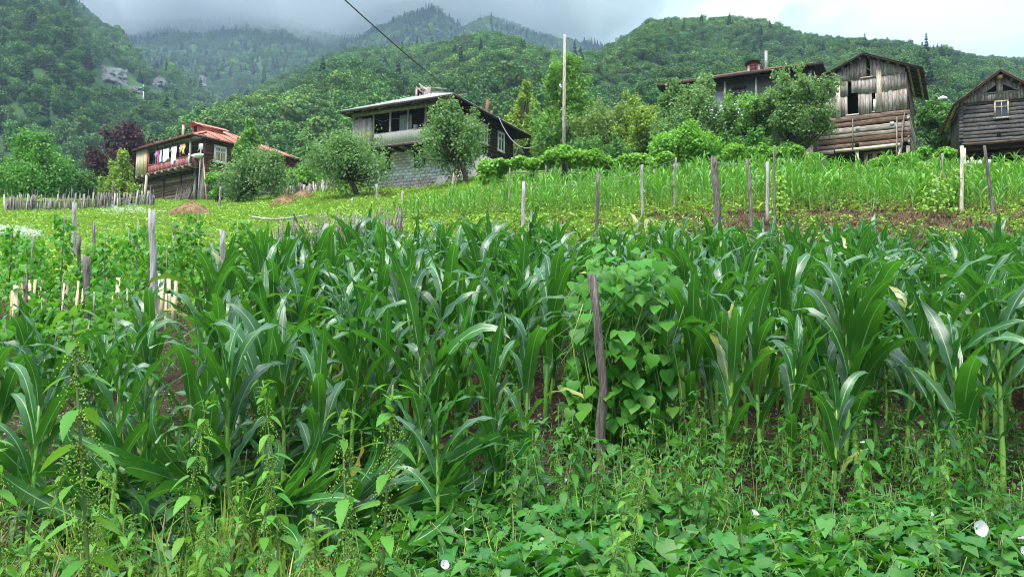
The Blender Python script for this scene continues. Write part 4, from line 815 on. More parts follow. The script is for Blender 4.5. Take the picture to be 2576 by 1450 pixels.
    d = pbox('door', r, 'wood_fresh', -2.12, -1.1, .45, .5, -.6, .74); pbox('pane', d, 'glass', -1.95, -1.72, .435, .448, .3, .65); pbox('pane', d, 'glass', -1.5, -1.27, .435, .448, .3, .65); pbox('frame', d, 'wood_brown_h', -2.2, -2.12, .42, .52, -.6, .76)
    gable_roof(r, el[0], er[0], ap[0], er[1], ap[1], -0.45, D + .5, 'roof_dark', 8, .05, rng, zl=el[1])
    return r
H4 = barn()
for k, (P, lab) in enumerate([([(-.55, -.35, -.5), (-.5, -.2, 1.0), (-.48, -.16, 2.3)], 'thin straight pole leaning on the barn logs'), ([(-.75, -.4, -.5), (-.3, -.3, .9), (-.12, -.15, 2.5)], 'crooked pole leaning at the barn corner'), ([(-.4, -.5, -.5), (-.25, -.3, .8), (-.22, -.15, 2.1)], 'shorter pole between the two poles at the barn corner'), ([(-2.62, -.2, .85), (-2.6, -.15, 1.7), (-2.6, -.14, 2.45)], 'weathered upright pole fixed on the middle of the barn logs')]):
    on_house(H4, 'leaning_pole', lab, 'pole', G().tube(P, [.04, .038, .028], 6), 'stick' if k else 'wood_grey', 'poles on the barn')
def granary():
    rng = np.random.default_rng(71); r = bld('log_granary', 'small charcoal grey log granary raised on pale posts at the right edge', 'granary', 2417, 425, 36, 22.6)
    x0, x1, D = 0.1, 3.1, 4.0; xa, za = 1.6, 4.35
    pbox('wall_core', r, 'wood_dark', x0 + .06, x1 - .06, .08, D, 1.3, 3.0)
    logs_h(r, 'wood_char_h', x0 - .05, x1 + .05, .08, 1.2, 3.08, .19, .08, rng, 'x', [(1.36, 1.95, 2.2, 3.02)], ext=.1)
    for k in range(11):
        pbox('log_end', r, 'wood_char_h', x0 - .14, x0 + .02, -.06 + rng.uniform(0, .03), .12, 1.24 + k * .17, 1.24 + k * .17 + .155, .008)
    boards_v(r, 'wood_char_h', 0.1, D, x0 - .03, 3.05, 1.25, .22, .03, rng, axis='y')
    zt = lambda x: za - .12 - abs(x - xa) * .74
    boards_v(r, 'wood_grey', x0 - .1, x1 + .1, -.03, zt, 3.06, .13, .03, rng, holes=[(.95, 1.5, 3.42, 3.46 + .001), ], jit=.02)
    def tri(xa_, xb_, xc_, side):
        h = .42; p = part('opening', G().add([(xa_, -.075, 3.42), (xb_, -.075, 3.42), (xc_, -.075, 3.42 + h)], np.array([[0, 1, 2]])), MATS['interior'], r)
        for q, s in (((xa_, 3.42), (xb_, 3.42)), ((xb_, 3.42), (xc_, 3.42 + h)), ((xc_, 3.42 + h), (xa_, 3.42))): part('trim', G().beam((q[0], -.085, q[1]), (s[0], -.085, s[1]), .045, .03, up=(0, 1, 0)), MATS['wood_grey_h'], p)
    tri(.95, 1.5, 1.5, 0); tri(1.7, 2.35, 1.7, 1)
    pbox('king_post', r, 'wood_grey', xa - .08, xa + .08, -.11, -.07, 3.35, 4.05); pbox('ridge_beam_end', r, 'wood_fresh', xa - .1, xa + .1, -.35, -.05, 4.0, 4.15)
    window(r, (1.66, .0, 2.62), (1, 0, 0), .52, .76, ('wood_pale', 'glass'), fw=.06, mull=(1, 1))
    n = 13
    for k in range(n): x = .6 + 2.3 * k / n; ptube('peg_hole', r, 'interior', [(x, .0, 1.9), (x, -.02, 1.9)], [.02, .02], 6)
    pbox('vent', r, 'interior', 1.45, 1.62, -.03, .0, 1.42, 1.56); pbox('floor', r, 'wood_brown_h', x0 - .05, x1 + .05, -.02, D, 1.12, 1.2)
    for y in (.3, 1.4, 2.6, 3.7): pbox('joist', r, 'wood_dark_h', x0, x1, y - .08, y + .08, .98, 1.11)
    for x, y in ((.12, .05), (2.95, .05), (.12, 3.7), (2.95, 3.7)): pbox('leg', r, 'wood_pale', x - .09, x + .09, y - .06, y + .1, -1.0, .97)
    part('brace', G().beam((.9, 2.5, -.4), (1.5, 2.4, 1.0), .12, .12), MATS['wood_brown_h'], r)
    gable_roof(r, -.28, 3.48, xa, 2.92, za, -.42, D + .6, 'sheet_rust', 6, .045, rng)
    return r
H5 = granary()
l = thing('yard_lamp', 'white curved lamp head on the granary roof corner', 'lamp', in_house(H5, -.3, -.1, 2.95), H5.rotation_euler.z)
part('arm', G().tube([(0, 0, 0), (-.1, 0, .25), (-.3, -.05, .42)], [.02] * 3, 6), MATS['metal_pipe'], l, True); part('shade', G().tube([(-.22, -.05, .40), (-.4, -.06, .44), (-.6, -.06, .40)], [.05, .09, .05], 8), MATS['white_enamel'], l, True)
on_house(H5, 'water_trough', 'whitewashed trough under the granary', 'trough', G().box(.2, 1.2, -.1, .25, .1, .35, .01).box(.28, 1.12, -.02, .17, .3, .36, 0), 'white_paint')

# ------------------------------------------------------------------ trees
def tree(name, label, u, vtop, d, wpx, ub, mat, n=9000, leaf=(0.15, 0.085), seed=0, style='round', clear=0.3, lumps_n=15, group='garden trees', sink=0.0, trunk_r=0.13, up=0.4, lean=0.0):
    rng = np.random.default_rng(seed); lumps_n = int(lumps_n * 2.2); leaf = (leaf[0] * 1.25, leaf[1] * 1.25); b = gp(ub, d); top = at(u, vtop, d); H = top[2] - b[2] + sink; W = wpx * d / F / 2 * 1.2; clear = clear * .75; cx = top[0] - b[0]
    t = thing(name, label, 'tree', (b[0], b[1], b[2] - sink), 0, group); z0 = H * clear; hz = (H - z0) / 2; zc = z0 + hz; L_ = []
    for k in range(lumps_n):
        if style == 'upright':
            s = (k + .5) / lumps_n; rr = W * (0.75 * (1 - s) ** 0.6 + .1) * rng.uniform(.2, 1); th = rng.uniform(0, 6.28); q = W * rng.uniform(.16, .3) * (1.15 - .6 * s)
            L_.append((cx + rr * math.cos(th), rr * math.sin(th) * .8, z0 + (H - z0) * (s * .88 + .06), q, q, q * 1.5))
        else:
            v = rng.normal(size=3); v /= np.linalg.norm(v); f = rng.uniform(.35, .88); q = W * rng.uniform(.13, .30)
            zz = zc + v[2] * f * hz; L_.append((cx + v[0] * f * W, v[1] * f * W * .9, zz, q * 1.1, q * 1.1, min(q * .85, hz * .5)))
    for k in range(lumps_n + 4):   # loose twigs that break the outline
        c = L_[int(rng.integers(lumps_n))]; v = rng.normal(size=3); v[2] = abs(v[2]) * .9 + .1; v /= np.linalg.norm(v); q = W * rng.uniform(.07, .13)
        L_.append((c[0] + v[0] * c[3] * 1.05, c[1] + v[1] * c[4] * 1.05, min(c[2] + v[2] * c[5] * 1.15, H - q), q, q, q * rng.uniform(1.4, 2.6)))
    g = G(); leaf_cloud(g, rng, L_, n, leaf[0], leaf[1], up=up, shell=1.0, droop=.4); part('crown', g, MATS[mat], t)
    g = G(); fork = np.array([cx * .45 + lean, 0, z0 * 0.9 + .15]); g.tube([(0, 0, -.3), (cx * .12 + lean * .4 + rng.normal(0, .05), rng.normal(0, .05), z0 * .45), tuple(fork)], [trunk_r * 1.25, trunk_r, trunk_r * .85], 8)
    for c in L_[:lumps_n]:
        e = np.array(c[:3]); m = fork * .45 + e * .55 + rng.normal(0, .12, 3) + np.array([0, 0, -.1]); g.tube([fork, m, e], [trunk_r * .55, trunk_r * .33, .015], 5)
    part('trunk', g, MATS['bark'], t, True); return t
TREES = [
    ('broad_tree', 'broad mid green tree standing at the far left behind the picket fence', 95, 338, 64, 235, 110, 'green_leaf', 15000, (.19, .12), 501, 'upright', .12, 26),
    ('low_tree', 'dark low tree at the left edge behind the fence', -20, 405, 66, 150, -10, 'dark_leaf', 8000, (.18, .11), 502, 'round', .1, 14),
    ('purple_tree', 'purple leaved plum tree behind the red roofed house', 326, 306, 74, 180, 335, 'purple_leaf', 15000, (.20, .13), 503, 'round', .18, 20),
    ('yellow_tree', 'yellow green feathery tree left of the red balcony', 308, 378, 59, 105, 305, 'yellow_leaf', 7000, (.17, .085), 504, 'upright', .1, 16),
    ('tall_tree', 'light green tree rising above the red roof', 625, 298, 57, 95, 645, 'pear_leaf', 8000, (.19, .11), 505, 'upright', .25, 15),
    ('apple_tree', 'wide grey green apple tree in front of the red roofed house', 655, 384, 50, 215, 598, 'apple_leaf', 11500, (.145, .085), 506, 'upright', .36, 20),
    ('apple_tree', 'spreading apple tree with dark leaning trunk left of the block wall', 858, 345, 41, 300, 903, 'apple_leaf', 8500, (.125, .075), 507, 'upright', .42, 26),
    ('apple_tree', 'rounded apple tree hiding the corner of the dark house', 1142, 262, 42, 215, 1172, 'apple_leaf', 12500, (.125, .075), 508, 'upright', .42, 24),
    ('pear_tree', 'yellowish loose crowned tree right of the dark house', 1322, 200, 58, 110, 1330, 'yellow_leaf', 8000, (.17, .10), 509, 'upright', .2, 15),
    ('pear_tree', 'tall bright pear tree with two spires beside the utility pole', 1425, 140, 54, 200, 1430, 'pear_leaf', 17000, (.165, .105), 510, 'upright', .1, 28),
    ('plum_tree', 'olive green tree right of the tall pear', 1540, 250, 51, 185, 1550, 'olive_leaf', 11000, (.15, .09), 511, 'round', .22, 18),
    ('plum_tree', 'yellow green tree in the middle of the orchard', 1625, 228, 48, 165, 1625, 'yellow_leaf', 10000, (.14, .085), 512, 'round', .2, 17),
    ('apple_tree', 'grey green apple tree in front of the pale house', 1765, 195, 43, 225, 1770, 'apple_leaf', 15000, (.13, .08), 513, 'upright', .12, 22),
    ('pear_tree', 'drooping pear tree covering the pale house balcony', 1880, 215, 42, 165, 1868, 'pear_leaf', 9000, (.125, .075), 514, 'round', .25, 15),
    ('apple_tree', 'tall dark fruit tree between the pale house and the plank barn', 2010, 152, 40.2, 200, 1990, 'apple_leaf', 16000, (.13, .08), 515, 'round', .18, 24),
    ('orchard_tree', 'dark green tree between the barn and the granary', 2372, 222, 46, 120, 2375, 'dark_leaf', 11000, (.14, .09), 516, 'round', .1, 17),
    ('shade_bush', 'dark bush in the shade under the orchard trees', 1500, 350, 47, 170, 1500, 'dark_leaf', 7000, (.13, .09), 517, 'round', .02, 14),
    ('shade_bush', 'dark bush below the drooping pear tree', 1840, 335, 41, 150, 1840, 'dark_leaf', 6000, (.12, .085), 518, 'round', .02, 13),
    ('garden_bush', 'bright green vine bush at the corner of the red house', 552, 425, 54, 62, 552, 'grape_leaf', 2600, (.15, .12), 519, 'round', .05, 9),
    ('garden_bush', 'bright green bush on the ridge between the two left houses', 768, 412, 57, 95, 768, 'grape_leaf', 3600, (.16, .13), 520, 'round', .05, 11),
    ('orchard_tree', 'green tree far right behind the granary', 2560, 270, 50, 110, 2560, 'green_leaf', 7000, (.15, .09), 521, 'round', .1, 14),
    ('plum_tree', 'grey olive tree at the left end of the pale house', 1700, 205, 46, 165, 1700, 'apple_leaf', 10500, (.14, .085), 523, 'upright', .15, 15),
    ('garden_bush', 'dense bush of leaves hiding the foot of the pale house', 1925, 330, 39.5, 150, 1925, 'green_leaf', 6500, (.13, .09), 524, 'round', .03, 13),
    ('low_tree', 'rounded green tree below the purple plum tree', 215, 418, 66, 90, 215, 'dark_leaf', 5000, (.18, .11), 522, 'round', .1, 11),
]
for (nm, lab, u, vt, d, w, ub, m, n, lf, sd, st, cl, ln) in TREES:
    tree(nm, lab, u, vt, d, w, ub, m, n, lf, sd, st, cl, ln, lean=(-.3 if sd == 506 else 0.0), group='bushes' if 'bush' in nm else 'garden trees')

def vine(name, label, pts, n, mat='grape_leaf', leaf=(.15, .13), seed=0, posts=None, cat='vine', group='grape vines', q=(.28, .5)):
    """leaf mass along a path: pts rows (u, v, d) with half height"""
    rng = np.random.default_rng(seed); C = [at(u, v, d) for u, v, d, h in pts]; o = np.array(C[0]); o[2] = gz(o[0], o[1]); t = thing(name, label, cat, tuple(o), 0, group); L_ = []
    for a, b, pa, pb in zip(C[:-1], C[1:], pts[:-1], pts[1:]):
        k = max(2, int(np.linalg.norm(b - a) / .28))
        for i in range(k):
            f = i / k; h = (pa[3] * (1 - f) + pb[3] * f) * pa[2] / F; c = a * (1 - f) + b * f - o; s = rng.uniform(*q)
            L_.append((c[0] + rng.normal(0, .15), c[1] + rng.normal(0, .35), c[2] + rng.normal(0, .25) * h, s, s * 1.2, h * rng.uniform(.6, 1.0)))
            if rng.random() < .3: L_.append((c[0] + rng.normal(0, .3), c[1] - .3, c[2] - h * rng.uniform(.6, 1.4), .12, .12, .3))
    g = G(); leaf_cloud(g, rng, L_, n, leaf[0], leaf[1], up=.7, shell=.9, droop=.3); part('foliage', g, MATS[mat], t, kind='stuff')
    for k in range(max(3, len(L_) // 8)):
        c = L_[int(rng.integers(len(L_)))]; x, y = c[0], c[1]; zg = gz(o[0] + x, o[1] + y) - o[2]; part('stem', G().tube([(x, y, zg - .1), (x + rng.normal(0, .1), y, (zg + c[2]) / 2), (x + rng.normal(0, .1), y, c[2])], [.03, .025, .02], 5), MATS['bark'], t, True)
    return t
vine('grape_arbour', 'long bright green grape arbour running right from the dark house', [(1222, 425, 37, 26), (1300, 408, 37, 16), (1400, 400, 36, 20), (1460, 402, 36, 26), (1540, 408, 36, 18), (1622, 406, 36, 18), (1680, 405, 36.5, 18)], 16000, seed=601)
vine('grape_arbour', 'low hanging part of the grape arbour beside the block wall', [(1215, 460, 37.5, 20), (1255, 445, 37.2, 30)], 2800, seed=602)
vine('grape_vine', 'tall mound of vine leaves in front of the pale house', [(1655, 395, 38, 40), (1720, 365, 38, 60), (1790, 385, 37.5, 45), (1830, 410, 37, 20)], 11000, seed=603, q=(.5, .9))
vine('grape_vine', 'vine sprawling over wires left of the plank barn', [(1835, 395, 36.5, 22), (1930, 388, 36.5, 28), (2020, 392, 37, 26), (2060, 405, 37, 14)], 7500, seed=604)
vine('grape_vine', 'leafy vine hedge between the barn and the granary', [(2205, 412, 35, 14), (2260, 402, 35, 16), (2330, 388, 35, 22), (2390, 395, 34.5, 22)], 5200, seed=605)
vine('grape_vine', 'bright vine clump under the tall pear tree', [(1405, 385, 36.5, 24), (1440, 392, 36.5, 26)], 2600, seed=606)
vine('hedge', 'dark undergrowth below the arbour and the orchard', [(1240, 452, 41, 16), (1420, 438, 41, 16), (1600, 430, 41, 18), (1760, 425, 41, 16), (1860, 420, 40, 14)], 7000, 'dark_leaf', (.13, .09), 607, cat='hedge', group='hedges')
vine('hedge', 'low green hedge at the foot of the picket fence', [(10, 545, 45, 9), (150, 540, 46, 9), (280, 533, 47, 8), (390, 525, 49, 8)], 5000, 'green_leaf', (.15, .1), 608, cat='hedge', group='hedges')

# ------------------------------------------------------------------ posts, poles, cables
def post(label, ut, vt, ub, d, wpx, mat='post_grey', name='garden_post', bend=0.0, group='garden posts', n=9, vb=None, flat=False, seed=None):
    rng = np.random.default_rng(seed if seed is not None else int(ut * 7 + vt)); b = gp(ub, d); t = at(ut, vt, d); H = t[2] - b[2]; dx = t[0] - b[0]; r = wpx * d / F / 2; k = 7
    s = np.linspace(-.25 / H, 1, k); wob = rng.normal(0, r * .18, (k, 2)); P = np.stack([dx * s + bend * np.sin(np.clip(s, 0, 1) * math.pi) + wob[:, 0], wob[:, 1], H * s], -1)
    g = G(); R = r * (1.1 - .18 * s + rng.normal(0, .05, k))
    g.tube(P, R, n); V = g.V[0]; V[:, :2] += rng.normal(0, r * .07, (len(V), 2)); V[-n:, 2] += rng.uniform(-r, r * .5, n) * .8
    return obj(name, g.mesh(name, MATS[mat], True), None, tuple(b), label=label, cat='post', group=group)
for a in [('thick pale grey post standing in the bean patch', 383, 527, 386, 11.6, 15), ('grey post at the right end of the bean patch', 558, 580, 561, 13, 13), ('distant grey post near the white flowers at left', 187, 510, 187, 23, 11),
          ('slim dark post behind the split laths', 235, 558, 236, 16, 8, 'post_dark'), ('short dark post left of the slim one', 200, 592, 200, 14.5, 9, 'post_dark'), ('short thick stump post among the bean leaves', 217, 645, 217, 12.4, 18, 'post_dark'),
          ('straight pale post before the upper maize field', 1318, 457, 1313, 22, 9), ('thin dark knotty post in the middle of the gardens', 1503, 433, 1500, 21, 8, 'post_dark'), ('thin straight grey post right of the knotty one', 1615, 414, 1615, 23, 7),
          ('crooked thin post at the edge of the upper maize', 1699, 397, 1696, 27, 5, 'stick'), ('thick leaning brown post wound with a vine', 1796, 393, 1811, 20, 17, 'old_wood'), ('crooked grey post right of the vine wound post', 1879, 400, 1896, 21, 9, 'stick'),
          ('slim grey post beside the lime green bean tower', 1929, 407, 1930, 25, 8), ('tall thin dark pole beside the lime bean tower', 1946, 372, 1948, 24, 6, 'post_dark'), ('thin crooked post left of the granary', 2370, 386, 2375, 30, 7, 'stick'),
          ('pale forked post in front of the granary leg', 2418, 366, 2418, 26, 9, 'wood_pale'), ('short pale stake right of the granary leg', 2444, 394, 2443, 33, 8, 'wood_pale'), ('dark crooked branch post in front of the granary', 2475, 366, 2498, 25, 8, 'post_dark'),
          ('thin pale stake below the grape arbour', 1373, 416, 1373, 35, 5, 'stick'), ('slim stake left of the straight pale post', 1283, 422, 1279, 29, 4, 'stick'), ('pale stake in front of the apple trunk by the house', 1140, 438, 1138, 39, 5, 'wood_pale'),
          ('grey stake left of the block wall', 947, 464, 948, 38, 7), ('short grey stake on the grass below the block wall', 1012, 481, 1012, 36, 6), ('low grey stake near the leaning apple trunk', 885, 500, 885, 36, 6),
          ('weathered grey post stub behind the maize at the brushwood fence', 984, 571, 984, 16.5, 15), ('thin stake beside the round haystack', 555, 470, 552, 45, 5, 'stick'), ('stick post at the left part of the meadow', 285, 455, 283, 50, 4, 'stick'), ('thin post rising from the picket fence end', 377, 480, 377, 47, 4, 'stick'),
          ('thin grey stake before the vine mound', 1645, 425, 1645, 33, 5, 'stick'), ('grey stake in the shade of the orchard', 1762, 418, 1760, 33, 7), ('thin dark stake at the right edge of the pale house garden', 1990, 398, 1992, 32, 5, 'stick')]:
    post(*a)
cp = post('split and cracked old post wrapped with bean vines in the maize foreground', 1489, 692, 1514, 6.3, 25, 'old_wood', bend=0.035, n=14); cp['label'] = 'cracked old post among bean leaves in the maize foreground'
up = thing('utility_pole', 'tall weathered wooden utility pole without crossarm', 'utility pole', tuple(gp(1417, 37)))
_t = at(1420, 88, 37) - np.array(up.location); part('pole', G().tube([(0, 0, -.5), (_t[0] * .5, 0, _t[2] * .5), tuple(_t)], [.10, .085, .07], 12), MATS['pole_wood'], up, True)
part('stub', G().tube([(.1, -.16, -.4), (.08, -.16, 1.5)], [.1, .1], 8), MATS['post_dark'], up, True); part('insulator', G().tube([(_t[0] - .1, -.1, _t[2] - 2.6), (_t[0] - .18, -.1, _t[2] - 2.6), (_t[0] - .2, -.1, _t[2] - 2.45)], [.03, .04, .03], 8), MATS['white_enamel'], up, True)
def cable(label, A, B, sag, r, mat, n=24):
    s = np.linspace(0, 1, n)[:, None]; P = A * (1 - s) + B * s; P[:, 2] -= sag * 4 * (s * (1 - s))[:, 0]; obj('power_cable', G().tube(P - A, r, 5).mesh('power_cable', MATS[mat], True), None, tuple(A), label=label, cat='cable', group='power cables')
roofpt = np.array(in_house(H2, .75, 3.6, 5.42)); far = at(905, -8, 16); ext = far + (far - roofpt) * 0.25
cable('black power cable crossing the sky down to the dark house roof', roofpt, ext, .55, .014, 'cable'); cable('slack grey cable from the dark house roof to the utility pole', roofpt, at(1398, 318, 37), 1.5, .022, 'cable_grey')

def wire(label, pts):
    P = np.array([at(*q) for q in pts]); obj('wire', G().tube(P - P[0], .006, 4).mesh('wire', MATS['cable_grey']), None, tuple(P[0]), label=label, cat='wire', group='garden wires')
wire('thin wire between the knotty post and the straight pale post', [(1318, 470, 22), (1410, 468, 21.6), (1503, 452, 21)]); wire('thin wire running right from the knotty post', [(1503, 446, 21), (1560, 448, 22), (1615, 428, 23)]); wire('thin wire up to the crooked post at the maize edge', [(1615, 424, 23), (1655, 416, 25), (1698, 402, 27)]); wire('thin wire between the vine wound post and the crooked post', [(1797, 408, 20), (1840, 414, 20.5), (1880, 410, 21)]); wire('thin wire between the two thick bean patch posts', [(384, 545, 11.6), (470, 585, 12.3), (558, 592, 13)])
# ------------------------------------------------------------------ fences
def picket_fence(name, label, ua, da, ub, db, n, h, seed, mats, lean=.06, w=.09, rails=True, thin=.025, extra=0):
    rng = np.random.default_rng(seed); A = gp(ua, da); t = thing(name, label, 'fence', tuple(A), 0, 'fences')
    for k in range(n):
        f = (k + rng.uniform(-.3, .3)) / max(n - 1, 1); p = gp(ua + (ub - ua) * f, da + (db - da) * f) - A; hh = h * rng.uniform(.72, 1.15); ww = w * rng.uniform(.6, 1.2); lx = rng.normal(0, lean) * hh; y = rng.uniform(-.05, .05)
        g = G().box(-ww / 2, ww / 2, -thin / 2, thin / 2, -.15, hh, .006, rng=rng); V = g.V[0]; V[4:, 0] += lx; V[4:, 2] += rng.uniform(-.06, .06, 4); V += p + np.array([0, y, 0]); part('picket', g, MATS[mats[int(rng.integers(len(mats)))]], t)
    for k in range(extra):
        f = rng.random(); p = gp(ua + (ub - ua) * f, da + (db - da) * f) - A; hh = h * rng.uniform(1.1, 1.6); part('stake', G().tube([p + [0, .12, -.1], p + [rng.normal(0, .12), .15, hh]], [.018, .01], 5), MATS['stick'], t)
    if rails:
        for z in (.3, .72):
            a = np.array([0, .06, z * h]); b = gp(ub, db) - A + np.array([0, .06, z * h]); m = gp((ua + ub) / 2, (da + db) / 2) - A + np.array([0, .06, z * h]); part('rail', G().tube([a, m, b], .03, 6), MATS['wood_grey_h'], t)
    return t
picket_fence('picket_fence', 'weathered grey picket fence at the far left', 10, 44.5, 386, 48.5, 105, 1.02, 701, ['stick', 'wood_grey', 'stick', 'post_dark'], extra=40)
picket_fence('picket_fence', 'short grey fence on the ridge between the two left houses', 705, 52.5, 842, 50.5, 44, .95, 702, ['wood_grey', 'stick'], w=.1)
picket_fence('picket_fence', 'grey plank fence below the pale house', 1690, 40.5, 1800, 40.0, 22, .9, 703, ['wood_grey'], w=.16)
def brush_fence():
    rng = np.random.default_rng(710); A = gp(640, 23); t = thing('brushwood_fence', 'dead hedge of upright dry sticks behind the maize', 'fence', tuple(A), 0, 'fences')
    for k in range(150):
        f = rng.random() ** .9; u = 645 + 365 * f; p = gp(u, 22.6 + f * 1.2 + rng.normal(0, .25)) - A; hh = rng.uniform(.6, 1.15) * (1.0 if u > 700 else .75); a = rng.normal(0, .10, 2)
        part('stick', G().tube([p + [0, 0, -.1], p + [a[0] * .6 + rng.normal(0, .03), a[1], hh * .5], p + [a[0] * 1.6, a[1] * 1.5, hh]], [.022, .017, .009], 5), MATS['stick' if k % 3 else 'post_dark'], t)
    P = [at(u, v, 22.4) - A for u, v in ((633, 545), (660, 550), (690, 551.5), (725, 549), (774, 541))]; part('rail', G().tube(P, [.032, .03, .03, .028, .022], 7), MATS['post_grey'], t, True)
brush_fence()
def laths():
    rng = np.random.default_rng(720)
    for k in range(40):
        u = rng.choice([rng.uniform(20, 110), rng.uniform(20, 110), rng.uniform(120, 300), rng.uniform(400, 440)]); d = rng.uniform(11.6, 12.6); b = gp(u, d); h = rng.uniform(.4, .8); w = rng.uniform(.03, .06)
        g = G().box(-w / 2, w / 2, -.008, .008, -.1, h, .004, rng=rng); g.V[0][4:, 0] += rng.normal(0, .05) * h
        obj('split_lath', g.mesh('split_lath', MATS['lath']), None, tuple(b), (0, 0, rng.normal(0, .4)), label='pale split lath stuck upright ' + ('in the cluster nearest the left edge' if u < 115 else 'between the left lath cluster and the thick post' if u < 330 else 'just right of the thick pale post'), cat='lath', group='split laths in the bean patch')
laths()

# ------------------------------------------------------------------ hay heaps and small things on the meadow
def haystack(label, u, v, d, wpx, hpx, seed, flat=1.0):
    rng = np.random.default_rng(seed); b = gp(u, d); R = wpx * d / F / 2; Hh = hpx * d / F; t = thing('haystack', label, 'haystack', tuple(b), 0, 'hay heaps'); n, m = 22, 8
    th, s = np.meshgrid(np.arange(n) * 2 * math.pi / n, np.linspace(0, 1, m)); rr = R * (1 - s ** 1.6) * (1 + .14 * np.sin(th * 3 + seed) + .1 * rng.normal(size=th.shape)); Z = Hh * s ** .8 * (.97 + .05 * rng.normal(size=th.shape)) - .05
    V = np.stack([rr * np.cos(th), rr * np.sin(th), Z], -1).reshape(-1, 3); i, k = np.meshgrid(np.arange(m - 1), np.arange(n), indexing='ij'); Q = np.stack([i * n + k, i * n + (k + 1) % n, (i + 1) * n + (k + 1) % n, (i + 1) * n + k], -1).reshape(-1, 4)
    part('mound', G().add(V, Q, lv=rng.random(len(V))), MATS['hay'], t, True); g = G()
    for q in range(900):
        a = rng.uniform(0, 6.28); s = rng.random() ** 1.2; r0 = R * (1 - s ** 1.6) * 1.03; p = np.array([r0 * math.cos(a), r0 * math.sin(a), Hh * s ** .8 + .01]); dr = np.array([math.cos(a) * .5, math.sin(a) * .5, -.8]) + rng.normal(0, .5, 3); dr /= np.linalg.norm(dr); sd = np.cross(dr, (0, 0, 1)) * .012; L_ = rng.uniform(.15, .4)
        g.add([p - sd, p + sd, p + dr * L_ + sd * .5, p + dr * L_ - sd * .5], np.array([[0, 1, 2, 3]]), lv=rng.random())
    part('straw', g, MATS['hay'], t, kind='stuff')
haystack('round brown haystack on the meadow below the red house', 482, 553, 38, 100, 46, 801); haystack('flat spill of brown hay left of the round haystack', 437, 556, 38.3, 60, 14, 802); haystack('brown haystack on the meadow right of the apple tree', 718, 528, 42, 75, 36, 803); haystack('loose hay heap farther up right of the second haystack', 765, 508, 46, 66, 30, 804); haystack('thin hay spread under the block wall', 970, 500, 41, 90, 9, 805)
b = gp(409, 41); obj('salt_block', G().box(-.22, .22, -.14, .14, 0, .22, .02).box(-.1, .1, -.15, -.141, .06, .16).mesh('salt_block', MATS['wood_pale']), None, tuple(b), label='small cream box lying on the meadow grass', cat='box')
on_house(H1, 'tarp', 'strip of blue tarp behind the ridge fence', 'tarp', corr(G(), (1.0, 9.2, 1.0), (.6, .8, 0), (0, .2, .95), 2.4, .55, .03, .5, nrm=(0, -1, 0)), 'tarp_blue')

# ------------------------------------------------------------------ maize
def corn_leaf(rng, L, W, a0, a1, curl=1.3, twist=0.0, wav=.012, n=13):
    g = G(); s = np.linspace(0, 1, n); ang = a0 + (a1 - a0) * s ** curl; ds = L / (n - 1); x = np.concatenate([[0], np.cumsum(np.sin((ang[1:] + ang[:-1]) / 2) * ds)]); z = np.concatenate([[0], np.cumsum(np.cos((ang[1:] + ang[:-1]) / 2) * ds)])
    w = W * np.interp(s, [0, .08, .3, .55, .8, .93, 1], [.42, .62, 1, .95, .62, .28, .015]); nx, nz = -np.cos(ang), np.sin(ang); ac = np.array([-1, -.5, 0, .5, 1.0]); ph = rng.uniform(0, 6.28); fr = rng.uniform(3.5, 6.5); V = []; U = []
    side = rng.normal(0, .10) * L * s ** 2
    for i in range(n):
        tw = twist * s[i]
        for q in ac:
            fold = (abs(q) ** 1.4) * w[i] * .5 * (.6 * (1 - s[i]) ** 2 + .08); wave = wav * abs(q) * math.sin(fr * 6.28 * s[i] + ph + (1.9 if q > 0 else 0)) * min(1, s[i] * 5); off = fold + wave; yy = q * w[i] / 2
            V.append((x[i] + nx[i] * (off * math.cos(tw) - yy * math.sin(tw)), side[i] + yy * math.cos(tw) + off * math.sin(tw), z[i] + nz[i] * (off * math.cos(tw) - yy * math.sin(tw)))); U.append(((q + 1) / 2, s[i]))
    i, k = np.meshgrid(np.arange(n - 1), np.arange(4), indexing='ij'); Q = np.stack([i * 5 + k, i * 5 + k + 1, (i + 1) * 5 + k + 1, (i + 1) * 5 + k], -1).reshape(-1, 4)
    return g.add(V, Q, uv=U, lv=rng.random())
